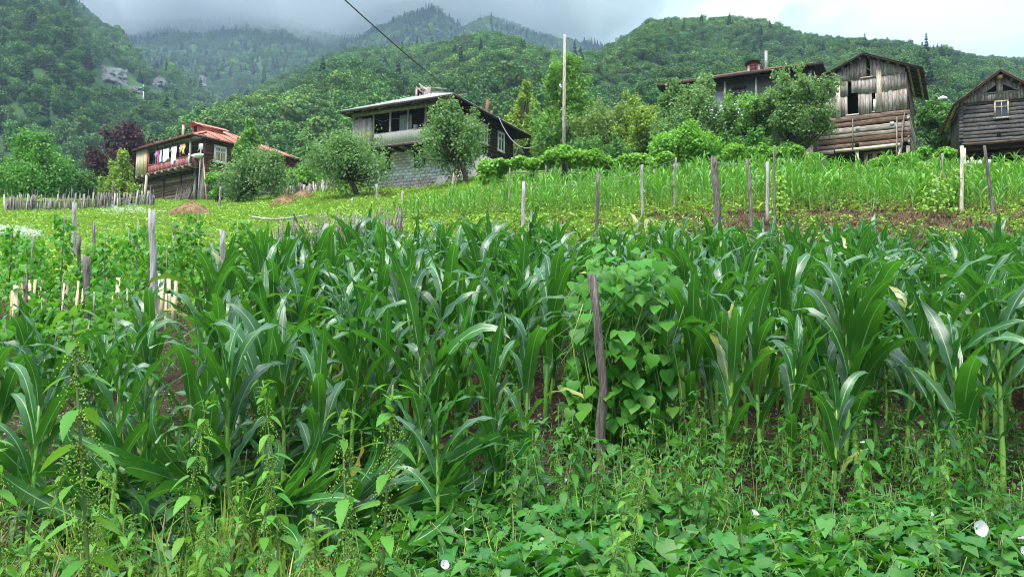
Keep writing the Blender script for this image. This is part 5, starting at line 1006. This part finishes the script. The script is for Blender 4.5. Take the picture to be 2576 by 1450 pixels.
def corn_proto(seed, leafm='corn_leaf', stalkm='corn_stalk', n=13, slim=1.0, nl=None):
    rng = np.random.default_rng(seed); p = Proto(); nl = nl or int(rng.integers(8, 10)); Hs = rng.uniform(1.0, 1.18); az0 = rng.uniform(0, 6.28); g = G(); k = 12
    zs = np.linspace(-.05, Hs, k); bx = rng.normal(0, .02); P = np.stack([bx * np.sin(zs * 2), .02 * np.sin(zs * 3 + seed), zs], -1); R = np.interp(zs, [0, .2, Hs], [.0205, .018, .009]) * (1 + .12 * (np.arange(k) % 3 == 0)) * slim
    g.tube(P, R, 8, lv=rng.random()); p.add('stalk', g, MATS[stalkm])
    for i in range(nl):
        f = i / (nl - 1); h = .34 + (Hs - .34) * f ** .8; az = az0 + math.pi * (i % 2) + rng.normal(0, .35) + f * .5
        L = (.44 + .38 * math.sin(math.pi * min(1, f * .85 + .12))) * rng.uniform(.88, 1.12); W = (.068 + .042 * math.sin(math.pi * min(1, f * .9 + .1))) * slim * rng.uniform(.9, 1.15)
        a0 = (.52 - .36 * f) * rng.uniform(.6, 1.3); a1 = rng.uniform(1.5, 2.7) if f < .65 else rng.uniform(.4, 2.0); cu = rng.uniform(1.8, 3.8)
        if i == nl - 1: a0, a1, L, W = .04, rng.uniform(.15, .5), L * .72, W * .6
        elif i == nl - 2: a0, a1, cu = .12, rng.uniform(.5, 1.7), 2.0
        p.add('leaf', corn_leaf(rng, L, W, a0, a1, cu, rng.normal(0, .5), .013 * slim, n), MATS[leafm], (float(np.interp(h, zs, P[:, 0])), float(np.interp(h, zs, P[:, 1])), h), (0, 0, az))
    return p
CORN = [corn_proto(900 + k) for k in range(16)]
def corn_field():
    rng = np.random.default_rng(910); pts = []
    for y in np.arange(4.7, 14.6, .41):
        for x in np.arange(-8, 13, .34):
            X, Y = x + rng.uniform(-.13, .13) + (.18 if int(round((y - 4.7) / .41)) % 2 else 0), y + rng.uniform(-.14, .14); u = proj((X, Y, gz(X, Y)))[0]
            ul = np.interp(Y, [5, 5.4, 6.2, 7, 8, 9, 11, 12.5, 13.5], [-300, -150, 150, 350, 480, 600, 680, 780, 840]); front = np.interp(u, [0, 600, 800, 1280, 1330, 1680, 1740, 2600], [4.7, 4.8, 5.1, 5.3, 7.2, 7.2, 5.9, 5.7])
            if u < ul or u > 3400 or Y < front or Y > np.interp(u, [600, 1300, 1900, 2575], [13.4, 13.9, 14.3, 14.4]): continue
            if .28 < X - .10 * (Y - 6.3) < 1.15 and 5.6 < Y < 9.3: continue      # the bean row
            if rng.random() < (.05 if Y > 7 else .13): continue
            vis = 1.0 if -60 < u < 2640 else 0.0; pts.append((Y + (0 if vis else 50), X, Y, u))
    return sorted(pts)
CP = corn_field()
FRONT = {}
rest = []
rng = np.random.default_rng(920); cnt = 0
for k, (key, X, Y, u) in enumerate(CP):
    z = gz(X, Y); sc = rng.uniform(.76, 1.16) * (1.04 if Y < 6 else 1.0); rot = (rng.normal(0, .06), rng.normal(0, .06), rng.uniform(0, 6.28)); q = int(rng.integers(16))
    if rng.random() < .12: sc *= .72
    if u < 620 and Y < 7.2: sc *= np.interp(u, [0, 420, 620], [.74, .8, .95])
    if cnt < 257 and key < 40:
        lab = 'maize plant in the ' + ('front' if Y < 7.2 else 'middle' if Y < 9.2 else 'back') + ' rows ' + ('left' if X < .6 + .1 * (Y - 6.3) else 'right') + ' of the bean vine' + (' near the left edge' if u < 500 else ' near the right edge' if u > 2150 else '')
        CORN[q].inst('corn_plant', lab, 'corn plant', (X, Y, z), rot, sc, 'maize plants of the lower field'); cnt += 1
    else: rest.append((X, Y, z, rot, sc, q))
# stalks flattened by wind at the lower left
for k in range(40):
    u = rng.uniform(20, 900); d = rng.uniform(4.3, 6.2); b = gp(u, d); az = rng.normal(.3, .5); tilt = rng.uniform(1.05, 1.42)
    CORN[int(rng.integers(16))].inst('corn_plant', 'maize plant blown flat on the ground ' + ('near the left edge' if u < 300 else 'in the middle of the lower left quarter' if u < 640 else 'beside the bare soil left of the post'), 'corn plant', tuple(b), Euler((0, tilt * (1 if rng.random() < .75 else -1), az)), rng.uniform(.8, 1.0), 'flattened maize plants')
# tall single plants along the near edge
for u, d, vt, q, lab in [(290, 4.75, 770, 3, 'tall dark maize plant standing alone at the left of the near row'), (510, 4.7, 905, 7, 'broad leaved maize plant in front of the flattened stalks'), (785, 4.9, 840, 1, 'tall maize plant with arching leaves left of the bare soil'), (1040, 5.0, 900, 9, 'straight maize plant beside the bare brown soil'), (1092, 4.55, 960, 5, 'slender light green maize plant in front of the bare soil'), (1245, 5.1, 1000, 11, 'short maize plant just left of the bean row'), (1310, 5.7, 770, 2, 'dark tall maize plant with wavy leaf left of the old post'), (1975, 5.9, 765, 12, 'tall open maize plant rising above the weeds right of the post'), (2100, 5.3, 905, 4, 'small maize plant in the middle of the weeds'), (2345, 5.5, 900, 14, 'twin leaved slim maize plant near the right edge'), (2445, 5.2, 690, 6, 'largest maize plant with a huge dark leaf at the right'), (1820, 6.3, 720, 8, 'arching maize plant right of the bean row'), (70, 4.6, 870, 10, 'maize plant with one blunt upright leaf at the left edge')]:
    b = gp(u, d); H = at(u, vt, d)[2] - b[2]; CORN[q].inst('corn_plant', lab, 'corn plant', tuple(b), (rng.normal(0, .04), rng.normal(0, .04), rng.uniform(0, 6.28)), max(.6, H / 1.58), 'maize plants along the near edge')
def corn_rest(name, rows, protos, lab):
    P = np.array([r[:3] for r in rows]); scatter(name, P, [r[3] for r in rows], np.repeat(np.array([r[4] for r in rows])[:, None], 3, 1), [r[5] for r in rows], protos, lab, 'maize')
corn_rest('maize_stand', rest, [p.joined('maize') for p in CORN], 'back rows of the dark green lower maize field')
CORN_Y = [corn_proto(940 + k, 'corn_leaf_young', 'corn_stalk_young', 8, .8) for k in range(8)]
rows = []; rng = np.random.default_rng(930)
for y in np.arange(26.2, 40, .42):
    for x in np.arange(-8, 27, .30):
        X, Y = x + rng.uniform(-.1, .1), y + rng.uniform(-.1, .1); z = gz(X, Y); u = proj((X, Y, z))[0]
        f = np.interp(u, [960, 1100, 1300, 1900, 2100, 2330, 2600], [30.5, 28.3, 27.2, 26.8, 26.3, 26.2, 25.9]); bk = np.interp(u, [960, 1100, 1250, 1500, 1700, 1900, 2040, 2100, 2600], [31, 32.5, 33.5, 33.8, 34, 34.5, 33.4, 33.2, 32.6])
        if u < 965 or u > 2800 or Y < f or Y > bk or rng.random() < .12 + .5 * max(0, .46 - float(fbm(X * .7, Y * 1.1, 66, 3))) * 4: continue
        rows.append((X, Y, z, (rng.normal(0, .06), rng.normal(0, .06), rng.uniform(0, 6.28)), rng.uniform(.5, 1.05) * np.interp(u, [960, 1500, 2000, 2100, 2330], [.62, .82, .98, .88, .9]), int(rng.integers(8))))
corn_rest('upper_maize_stand', rows, [p.joined('upper_maize') for p in CORN_Y], 'bright green upper maize field below the barns')

# ------------------------------------------------------------------ leaves for beans, bindweed, nettles and weeds
def leaf_g(L, prof, fold=.25, droop=.35, rng=RNG, lv=None, side=1.0):
    """prof rows: (y on midrib, y on edge, half width); blade along +X, up +Z"""
    g = G(); V = []; U = []
    for ym, ye, w in prof:
        zf = lambda y: -droop * L * y * y
        V += [(ym * L, 0, zf(ym)), (ye * L, w * L, zf(ye) + fold * w * L), (ye * L, -w * L, zf(ye) + fold * w * L)]; U += [(.5, ym), (1, ym), (0, ym)]
    n = len(prof); Q = np.array([f for i in range(n - 1) for f in ([3 * i, 3 * i + 3, 3 * i + 4, 3 * i + 1], [3 * i, 3 * i + 2, 3 * i + 5, 3 * i + 3])]); return g.add(V, Q, uv=U, lv=rng.random() if lv is None else lv)
BEAN = [(0, -.08, .26), (.2, .12, .50), (.45, .42, .47), (.7, .7, .28), (.9, .9, .09), (1.0, 1.0, .005)]
HEART = [(0, -.22, .20), (.15, .05, .42), (.4, .38, .36), (.7, .7, .18), (1.0, 1.0, .005)]
OVATE = [(0, 0, .07), (.1, .08, .19), (.16, .18, .17), (.26, .24, .225), (.33, .35, .19), (.44, .42, .215), (.52, .54, .165), (.62, .6, .17), (.7, .72, .115), (.8, .78, .11), (.87, .89, .05), (1, 1, .004)]
NARROW = [(0, 0, .06), (.3, .3, .17), (.6, .6, .14), (1, 1, .004)]
def M4(loc, rot, s=1.0): return Matrix.Translation(loc) @ Euler(rot).to_matrix().to_4x4() @ Matrix.Scale(s, 4)

def bean_row(o, label, seed, back):
    """the near bean vine: every leaf a part"""
    rng = np.random.default_rng(seed); root = thing('bean_vine', label, 'bean plant', tuple(o), 0, 'bean plants')
    lm = [leaf_g(.125, BEAN, .12, .25, rng).mesh('leaf', MATS['bean_leaf'], True) for k in range(6)]; g = G(); n = 0
    while n < 296:
        f = rng.random(); dy = f * 2.9; zt = 1.58 + .1 * math.sin(f * 9); z = zt * rng.random() ** .95 + .03; w = .48 - .12 * (z / zt); x = rng.uniform(-w, w) + .10 * dy; front = rng.random() < .8
        if front: dy = rng.uniform(-.12, .3); x = rng.uniform(-.46, .46) * (1.05 - .25 * z / zt)
        X, Y = o[0] + x + .08, o[1] + dy + abs(x) * .3; Z = gz(X, Y) + z - o[2]
        if abs(X - at(1500, 880, 6.3)[0]) < .06 and Y < 6.5: Y += .3
        s = rng.uniform(.62, 1.12); az = -math.pi / 2 + rng.normal(0, .75) + x * .9; tilt = rng.uniform(.25, 1.05)
        obj('leaf', lm[int(rng.integers(6))], root, (X - o[0], Y - o[1], Z), (rng.normal(0, .25), tilt, az), s); n += 1
        if n % 5 == 0: g.tube([(X - o[0], Y - o[1], Z), (X - o[0] - rng.normal(0, .1), Y - o[1] + .12, Z - .25), (x * .4, Y - o[1] + .2, Z - .7)], [.003, .004, .005], 4)
    for k in range(7):
        x = rng.uniform(-.35, .5); g.tube([(x, .1, -.1), (x + .05, .12, .6), (x - .03, .1, 1.0), (x + .06, .08, 1.3)], .004, 4)
    part('twining_stems', g, MATS['corn_stalk_young'], root, True, kind='stuff')
bean_row(gp(1550, 6.4), 'large climbing bean vine with broad heart shaped leaves behind the old post', 1000, 0)
bean_row(gp(1570, 6.7), 'second bean vine filling the row right behind the old post', 1001, 0)
bean_row(gp(1530, 6.55), 'third bean vine spreading on both sides of the old post', 1002, 0)
def bean_tower(label, u, d, h, seed, mat='bean_leaf', n=150, r=.28, leaf=.095):
    rng = np.random.default_rng(seed); b = gp(u, d); t = thing('bean_tower', label, 'bean plant', tuple(b), 0, 'bean plants on poles'); g = G(); 
    for k in range(n):
        z = h * rng.random() ** .8; a = rng.uniform(0, 6.28); rr = r * (1.1 - .55 * z / h) * rng.uniform(.35, 1.1); g.merge(leaf_g(leaf * rng.uniform(.65, 1.15), BEAN, .12, .3, rng), M4((rr * math.cos(a), rr * math.sin(a), z), (rng.normal(0, .3), rng.uniform(.2, 1.1), a + rng.normal(0, .5))))
    part('foliage', g, MATS[mat], t, True, kind='stuff'); part('pole', G().tube([(0, 0, -.2), (rng.normal(0, .05), 0, h * 1.02)], [.014, .01], 5), MATS['stick'], t)
rng = np.random.default_rng(1010)
BT = [(600, 14.2, 1.55, 'dense tall bean tower at the right end of the bean patch'), (440, 13.6, 1.5, 'bean tower right of the thick pale post'), (480, 15.4, 1.6, 'bean tower behind the thick pale post'), (340, 14.0, 1.5, 'bean tower left of the thick pale post'), (262, 13.0, 1.35, 'bean tower beside the slim dark post'), (150, 14.0, 1.6, 'bean tower left of the dark posts'), (70, 13.0, 1.25, 'bean tower near the left edge behind the laths'), (20, 14.6, 1.35, 'bean tower at the very left edge'), (530, 13.2, 1.2, 'short bean tower left of the grey end post'), (660, 14.8, 1.0, 'low bean bush right of the dense bean tower')]
for k, (u, d, h, lab) in enumerate(BT): bean_tower(lab, u, d, h, 1020 + k, n=230 if k == 0 else 160, r=.36 if k == 0 else .27)
for k in range(44):
    u, d = (rng.uniform(0, 640), rng.uniform(11.2, 17.5)) if k < 28 else (rng.uniform(-60, 330), rng.uniform(8.2, 11.4)); bean_tower('leafy bean vine on a stick ' + ('in front of the laths at the left edge' if k >= 28 else 'left of the dark posts' if u < 190 else 'between the dark posts and the thick pale post' if u < 385 else 'right of the thick pale post'), u, d, rng.uniform(.6, 1.25) * (1 if k < 28 else .75), 1040 + k, n=110, r=.3)
for k, (u, d, h, w, lab) in enumerate([(1960, 24.6, 1.5, .3, 'lime green bean tower beside the slim posts in the upper garden'), (2330, 27.0, 1.6, .4, 'yellow lime bean tower at the edge of the upper maize'), (2360, 25.2, 1.3, .55, 'wide yellow lime bean clump near the granary'), (2405, 26.6, 1.4, .4, 'lime bean clump right of the pale forked post'), (1840, 19.6, .8, .3, 'squash leaves climbing beside the vine wound post')]): bean_tower(lab, u, d, h, 1080 + k, 'bean_leaf_lime' if k < 4 else 'bean_leaf', 260, w, .10)

# ------------------------------------------------------------------ nettles and weeds in the foreground
def nettle_proto(seed, H=1.0, mat='nettle_near', leafL=.082, seeds=True, pairs=11):
    rng = np.random.default_rng(seed); p = Proto(); g = G(); zs = np.linspace(0, H, 8); bx = rng.normal(0, .07); P = np.stack([bx * (zs / H) ** 2, rng.normal(0, .05) * (zs / H) ** 2, zs], -1); g.tube(P, np.interp(zs, [0, H], [.005, .0022]), 5, lv=.4); p.add('stem', g, MATS['weed_stem'])
    for k in range(6): p.add('leaf', leaf_g(leafL * rng.uniform(.35, .6), OVATE, .25, .2, rng), MATS[mat], (P[-1][0], P[-1][1], H * rng.uniform(.94, .995)), (0, rng.uniform(-.9, -.1), k * 1.05 + rng.normal(0, .2)))
    for k in range(pairs):
        f = (k + 1) / pairs; z = H * (.22 + .78 * f ** .85); c = np.array([np.interp(z, zs, P[:, i]) for i in range(3)]); L = leafL * (1.1 - .62 * f ** 2.2) * rng.uniform(.85, 1.15)
        for s in (0, 1):
            az = k * math.pi / 2 + s * math.pi + rng.normal(0, .2); p.add('leaf', leaf_g(L, OVATE, .18, .35, rng), MATS[mat], (c[0] + .012 * math.cos(az), c[1] + .012 * math.sin(az), z), (rng.normal(0, .2), rng.uniform(-.05, .55), az))
        if seeds and .25 < f < .98:
            g = G()
            for q in range(12):
                az = rng.uniform(0, 6.28); l = rng.uniform(.035, .075); a = c.copy(); e = a + np.array([math.cos(az) * l * .6, math.sin(az) * l * .6, -l]); 
                for w in range(9):
                    s = (w + .5) / 9; pt = a * (1 - s) + e * s + rng.normal(0, .003, 3); r = .0023 * rng.uniform(.7, 1.3); g.add(pt + r * np.array([[1, 0, 0], [-.5, .87, 0], [-.5, -.87, 0], [0, 0, 1.3], [0, 0, -1.3]]), np.array([[0, 1, 3], [1, 2, 3], [2, 0, 3], [1, 0, 4], [2, 1, 4], [0, 2, 4]]), lv=rng.random())
            p.add('seed_cluster', g, MATS['nettle_seed'])
    return p
NET = [nettle_proto(1100 + k, 1.0) for k in range(6)]
NL = [(175, 770, 2.3, 'very tall nettle leaning in at the left edge of the foreground'), (40, 1090, 2.5, 'nettle with drooping seed strings at the lower left corner'), (232, 1140, 3.0, 'nettle in front of the tall dark maize plant'), (432, 1010, 3.2, 'straight seeding nettle left of centre in the foreground'), (705, 955, 3.4, 'tall purple stemmed nettle before the arching maize'), (640, 1150, 3.1, 'nettle left of the purple stemmed one'), (880, 1040, 2.2, 'large near nettle with broad leaves left of the bare soil'), (985, 960, 2.4, 'tall bright nettle top beside the bare soil'), (1605, 1150, 2.9, 'arching nettle with seed strings below the old post'), (1490, 1290, 2.8, 'small nettle at the bottom centre'), (560, 1270, 2.9, 'low nettle at the bottom left of centre'), (330, 1290, 2.7, 'bushy nettle at the bottom left'), (120, 1340, 2.2, 'nettle cut by the bottom left corner'), (790, 1290, 2.1, 'near nettle with a big leaf at the bottom'), (1230, 1400, 2.9, 'short nettle at the bottom beside the white trumpet flowers')]
rng = np.random.default_rng(1120)
for k, (u, vt, d, lab) in enumerate(NL):
    lx = {0: -90, 7: 60, 8: 110}.get(k, 0); b = gp(u - lx * 1.0, d); t = at(u, vt, d); H = t[2] - b[2]; tx = t[0] - b[0]
    NET[k % 6].inst('nettle', lab, 'nettle', tuple(b), Euler((rng.normal(0, .05), math.atan2(tx, H), 0)).to_matrix().to_euler(), math.hypot(H, tx), 'nettles in the foreground')
for k in range(34):
    u = rng.uniform(0, 1150) if k < 16 else rng.uniform(1250, 2560); d = rng.uniform(2.5, 4.0) if k < 16 else rng.uniform(3.1, 4.6); b = gp(u, d)
    NET[int(rng.integers(6))].inst('nettle', 'smaller seeding nettle in the foreground ' + ('at the lower left' if u < 600 else 'left of the bare soil' if u < 1200 else 'below the bean vine' if u < 1800 else 'in the bindweed at the lower right'), 'nettle', tuple(b), (rng.normal(0, .16), rng.normal(0, .16), rng.uniform(0, 6.28)), rng.uniform(.5, .85), 'smaller nettles in the foreground')
HERB = [nettle_proto(1140 + k, .72, 'nettle_leaf', .098, k % 2 == 0, 9) for k in range(6)]
for k in range(86):
    u = rng.choice([rng.uniform(1690, 2600), rng.uniform(1690, 2600), rng.uniform(1250, 1700)]); d = rng.uniform(4.4, 6.5)
    if 1390 < u < 1730 and d < 6.6: d = rng.uniform(4.2, 5.0)
    b = gp(u, d)
    HERB[k % 6].inst('leafy_weed', 'leafy green nettle weed ' + ('in front of the bean vine' if u < 1740 else 'in the thicket right of the bean vine' if u < 2050 else 'in the thicket below the small maize' if u < 2330 else 'in the thicket near the right edge'), 'weed', tuple(b), (rng.normal(0, .13), rng.normal(0, .13), rng.uniform(0, 6.28)), rng.uniform(.55, 1.15), 'weeds below the right maize')
# ground cover: bindweed, small weeds, grass (nobody could count it)
def cover_protos():
    rng = np.random.default_rng(1200); bw = []
    for k in range(4):
        g = G()
        for q in range(9):
            a = rng.uniform(0, 6.28); r = rng.uniform(.02, .2); z = rng.uniform(.0, .14); g.merge(leaf_g(rng.uniform(.06, .10), HEART, .15, .25, rng, lv=rng.random()), M4((r * math.cos(a), r * math.sin(a), z), (rng.normal(0, .3), rng.uniform(-.15, .5), rng.uniform(0, 6.28))))
        g.tube([(0, 0, -.2), (.08, .03, 0), (.16, -.03, .1)], .0025, 4, mat=1); bw.append(g.mesh('bindweed', [MATS['bindweed_leaf'], MATS['weed_stem']], True))
    wd = []
    for k in range(4):
        g = G(); H = rng.uniform(.2, .38); g.tube([(0, 0, -.05), (rng.normal(0, .03), rng.normal(0, .03), H)], [.003, .0015], 4, mat=1)
        for q in range(14):
            z = H * rng.uniform(.15, 1.0); a = rng.uniform(0, 6.28); g.merge(leaf_g(rng.uniform(.03, .06), OVATE if k < 2 else NARROW, .2, .3, rng, lv=rng.random()), M4((.01 * math.cos(a), .01 * math.sin(a), z), (rng.normal(0, .3), rng.uniform(-.2, .6), a)))
        wd.append(g.mesh('small_weed', [MATS['weed_leaf'], MATS['weed_stem']], True))
    gr = []
    for k in range(3):
        g = G()
        for q in range(22):
            a = rng.uniform(0, 6.28); h = rng.uniform(.12, .34); r = rng.uniform(0, .08); d = rng.uniform(.03, .16); w = .003; c = np.array([r * math.cos(a), r * math.sin(a), 0]); o = np.array([math.cos(a), math.sin(a), 0]); s = np.array([-math.sin(a), math.cos(a), 0]) * w
            g.add([c - s, c + s, c + o * d * .4 + [0, 0, h * .65] + s, c + o * d * .4 + [0, 0, h * .65] - s, c + o * d + [0, 0, h]], [np.array([[0, 1, 2, 3]]), np.array([[3, 2, 4]])], lv=rng.random())
        gr.append(g)
    return bw, wd, gr
BW, WD, GR = cover_protos()
def rnd_rot(n, rng, t=.15): return np.stack([rng.normal(0, t, n), rng.normal(0, t, n), rng.uniform(0, 6.28, n)], -1)
def region(n, rng, u0, u1, d0, d1, dens=None):
    """n random ground points between two distances inside a wedge of the garden (even on the ground)"""
    y = np.sqrt(rng.uniform(d0 * d0, d1 * d1, n)); a = rng.uniform((u0 - 1287.5) / F, (u1 - 1287.5) / F, n); x = a * y; z = ground_z(x, y); P = np.stack([x, y, z], -1)
    if dens is not None: P = P[rng.random(n) < dens(P)]
    return P
def put(name, P, protos, lab, cat, rng, s0, s1, t=.15, dz=0.0):
    n = len(P); s = rng.uniform(s0, s1, n); P = P.copy(); P[:, 2] += dz; scatter(name, P, rnd_rot(n, rng, t), np.repeat(s[:, None], 3, 1), rng.integers(0, len(protos), n), protos, lab, cat)
rng = np.random.default_rng(1210)
def bw_d(P):
    u = proj(P)[:, 0]; n = fbm(P[:, 0] * 1.3, P[:, 1] * 1.3, 77, 3); return np.clip((n - .33) * 5, 0, 1) * np.interp(u, [-200, 900, 1250, 1500, 3300], [.12, .18, .7, 1, 1])
P = region(2500, rng, 100, 3300, 3.0, 5.3, bw_d); u = proj(P)[:, 0]
P[:, 2] += np.interp(P[:, 1], [3, 3.8, 4.6, 5.3], [.42, .36, .22, .06]) * rng.uniform(.35, 1.1, len(P)) * np.interp(u, [800, 1500], [.6, 1])
put('bindweed_cover', P, BW, 'heart leaved bindweed covering the ground at the lower right', 'bindweed', rng, .75, 1.25, .25)
P = region(4000, rng, -150, 3300, 3.0, 6.8, lambda P: np.where(P[:, 1] < 5.2, .9, .55) * np.interp(proj(P)[:, 0], [900, 1300], [.42, 1]) * np.where((np.abs(proj(P)[:, 0] - 1080) < 190) & (P[:, 1] > 4.2), .3, 1)); put('small_weeds', P, WD, 'small leafy weeds under the maize and along its edge', 'weeds', rng, .6, 1.5)
gm = [g.mesh('grass_tuft', MATS['grass_blade']) for g in GR]; dm = [g.mesh('dry_tuft', MATS['dry_grass']) for g in GR]
P = region(110, rng, -150, 1900, 2.8, 4.6); put('foreground_grass', P, gm + dm[:1], 'grass tufts with some dry blades at the bottom of the picture', 'grass', rng, .8, 1.6)
P = region(2600, rng, 0, 2600, 6.8, 14, None); put('field_weeds', P, WD, 'low weeds between the maize stalks', 'weeds', rng, .5, 1.2)
# meadow on the left slope
P = region(26000, rng, -250, 1250, 16.5, 60, lambda P: np.where((proj(P)[:, 0] > 660) & (P[:, 1] < 20), .3, np.where((proj(P)[:, 0] > 1000) & (P[:, 1] < 34), .25, 1.0))); n = len(P)
hb = []
rngh = np.random.default_rng(1220)
for k in range(3):
    g = G()
    for q in range(16): a = rngh.uniform(0, 6.28); r = rngh.uniform(0, .16); g.merge(leaf_g(rngh.uniform(.05, .10), HEART, .2, .3, rngh, lv=rngh.random()), M4((r * math.cos(a), r * math.sin(a), rngh.uniform(.03, .22)), (rngh.normal(0, .3), rngh.uniform(-.2, .5), rngh.uniform(0, 6.28))))
    hb.append(g.mesh('meadow_herb', MATS['meadow_herb'], True))
put('meadow_grass', P, gm + hb + hb, 'yellow green meadow of grass and herbs on the left slope', 'meadow', rng, .8, 1.5)
P2 = region(3000, rng, -250, 1250, 18, 60, lambda P: np.clip((fbm(P[:, 0] * .35, P[:, 1] * .35, 99, 3) - .5) * 6, 0, 1)); put('dry_meadow_grass', P2, dm, 'patches of straw coloured dry grass on the left slope', 'grass', rng, .7, 1.3)
# vegetable strip between the two maize fields
P = region(9500, rng, 640, 2700, 14.6, 28.0, lambda P: np.clip(np.interp(proj(P)[:, 0], [640, 1500, 1900, 2050, 2300, 2400, 2700], [1, .95, .6, .28, .22, .6, .7]) * np.clip((fbm(P[:, 0] * .8, P[:, 1] * .8, 88, 3) - .25) * 3, .05, 1.2), 0, 1)); put('bean_seedlings', P, hb, 'low bean plants in the brown vegetable strip', 'bean plants', rng, .5, 1.15)
sm = []
for k in range(3):
    g = G()
    for q in range(6): a = rngh.uniform(0, 6.28); r = rngh.uniform(0, .15); g.tube([(r * math.cos(a), r * math.sin(a), -.02), (r * math.cos(a) + rngh.normal(0, .06), r * math.sin(a), rngh.uniform(.1, .28))], [.008, .003], 4, lv=rngh.random())
    sm.append(g.mesh('dead_stem', MATS['dead_stem']))
P = region(2600, rng, 900, 2600, 17, 27.5, lambda P: np.interp(proj(P)[:, 0], [900, 1800, 2000, 2350, 2600], [.35, .6, 1, 1, .5])); put('dead_stems', P, sm, 'brown dry stems standing in the vegetable strip', 'dry stems', rng, .6, 1.3)
P = region(5200, rng, 1000, 2700, 26.3, 37, lambda P: np.full(len(P), .8)); put('maize_underplants', P, hb, 'bean leaves growing under the upper maize', 'bean plants', rng, .7, 1.4)
# white flower patches of the meadow
fm = []
for k in range(2):
    g = G()
    for q in range(26): a = rngh.uniform(0, 6.28); r = rngh.uniform(0, .22); c = np.array([r * math.cos(a), r * math.sin(a), rngh.uniform(.3, .45)]); s = .022; g.add(c + s * np.array([[1, 0, 0], [0, 1, .2], [-1, 0, 0], [0, -1, .2]]), np.array([[0, 1, 2, 3]]), lv=rngh.random())
    fm.append(g.mesh('bloom', MATS['white_bloom']))
def near_uv(cx, cy, rx, ry):
    return lambda P: (((proj(P)[:, 0] - cx) / rx) ** 2 + ((proj(P)[:, 1] - cy) / ry) ** 2 < 1).astype(float)
C1 = region(9000, rng, -60, 130, 20, 34, near_uv(35, 612, 70, 14)); C2 = region(9000, rng, 250, 380, 34, 46, near_uv(312, 547, 55, 9)); put('white_flowers', np.concatenate([C1[:70], C2[:45]]), fm, 'white flower patches in the left meadow', 'flowers', rng, .8, 1.4)
# pebbles and clods on the bare soil
st = []
for k in range(3):
    V = np.array([[1, 0, 0], [-1, 0, 0], [0, 1, 0], [0, -1, 0], [0, 0, .7], [0, 0, -.7], [.6, .6, .4], [-.6, .5, .45]]) * rngh.uniform(.7, 1.2, (8, 3)); g = G().add(V * .014, np.array([[0, 6, 4], [6, 2, 4], [2, 7, 4], [7, 1, 4], [1, 3, 4], [3, 0, 4], [0, 3, 5], [3, 1, 5], [1, 2, 5], [2, 0, 5], [0, 2, 6], [1, 7, 2]])); st.append(g.mesh('clod', MATS['stone']))
P = region(2600, rng, 0, 2600, 4.0, 8.5); put('soil_clods', P, st, 'small stones and clods on the dark soil', 'stones', rng, .4, 1.6, 1.0)

# ------------------------------------------------------------------ white bindweed trumpets
def trumpet(open_=1.0, L=.055, R=.035):
    g = G(); n, m = 20, 7; t = np.linspace(0, 1, m); r = .004 + (R * open_) * t ** 2.2; th = np.arange(n) * 2 * math.pi / n; V = np.array([((rr * (1 + .035 * math.cos(5 * a) * tt)) * math.cos(a), (rr * (1 + .035 * math.cos(5 * a) * tt)) * math.sin(a), L * tt) for tt, rr in zip(t, r) for a in th])
    i, k = np.meshgrid(np.arange(m - 1), np.arange(n), indexing='ij'); return g.add(V, np.stack([i * n + k, i * n + (k + 1) % n, (i + 1) * n + (k + 1) % n, (i + 1) * n + k], -1).reshape(-1, 4))
OPEN, SHUT = trumpet(1, .05, .036).mesh('corolla', MATS['petal'], True), trumpet(.35, .06, .03).mesh('corolla', MATS['petal'], True)
CAL = G().tube([(0, 0, -.018), (0, 0, -.006), (0, 0, .012)], [.003, .009, .007], 7).mesh('calyx', MATS['bindweed_leaf'], True)
for k, (u, v, d, op, rot, lab) in enumerate([(2450, 1327, 3.5, 1, (1.35, 0, .15), 'open round white bindweed trumpet at the lower right'), (1893, 1297, 3.7, 1, (.5, .3, .5), 'half turned white bindweed trumpet right of the bottom centre'), (2555, 1352, 3.5, 0, (1.4, .4, 1.2), 'closed white trumpet at the right edge'), (2342, 1283, 3.9, 0, (2.4, .2, 0), 'drooping white trumpet left above the open round one'), (2160, 1112, 4.5, 0, (1.4, 0, 1.4), 'white trumpet among the weeds below the small maize'), (1355, 1365, 3.4, 0, (.3, .5, 0), 'upright closed white trumpet at the bottom centre'), (1185, 1332, 3.5, 0, (1.3, 0, -1.2), 'white trumpet lying sideways left of the bottom centre'), (1113, 1422, 3.3, 1, (1.0, .4, .3), 'white trumpet at the very bottom left of centre'), (1420, 1215, 4.2, 0, (.5, .2, 0), 'withered white trumpet below the old post'), (2568, 1385, 3.4, 1, (1.2, .2, 0), 'crumpled white trumpet in the lower right corner')]):
    f = thing('bindweed_flower', lab, 'flower', tuple(at(u, v, d)), 0, 'white bindweed trumpets'); f.rotation_euler = rot; f.scale = [(.85 if k == 0 else .48)] * 3; obj('corolla', OPEN if op else SHUT, f); obj('calyx', CAL, f)
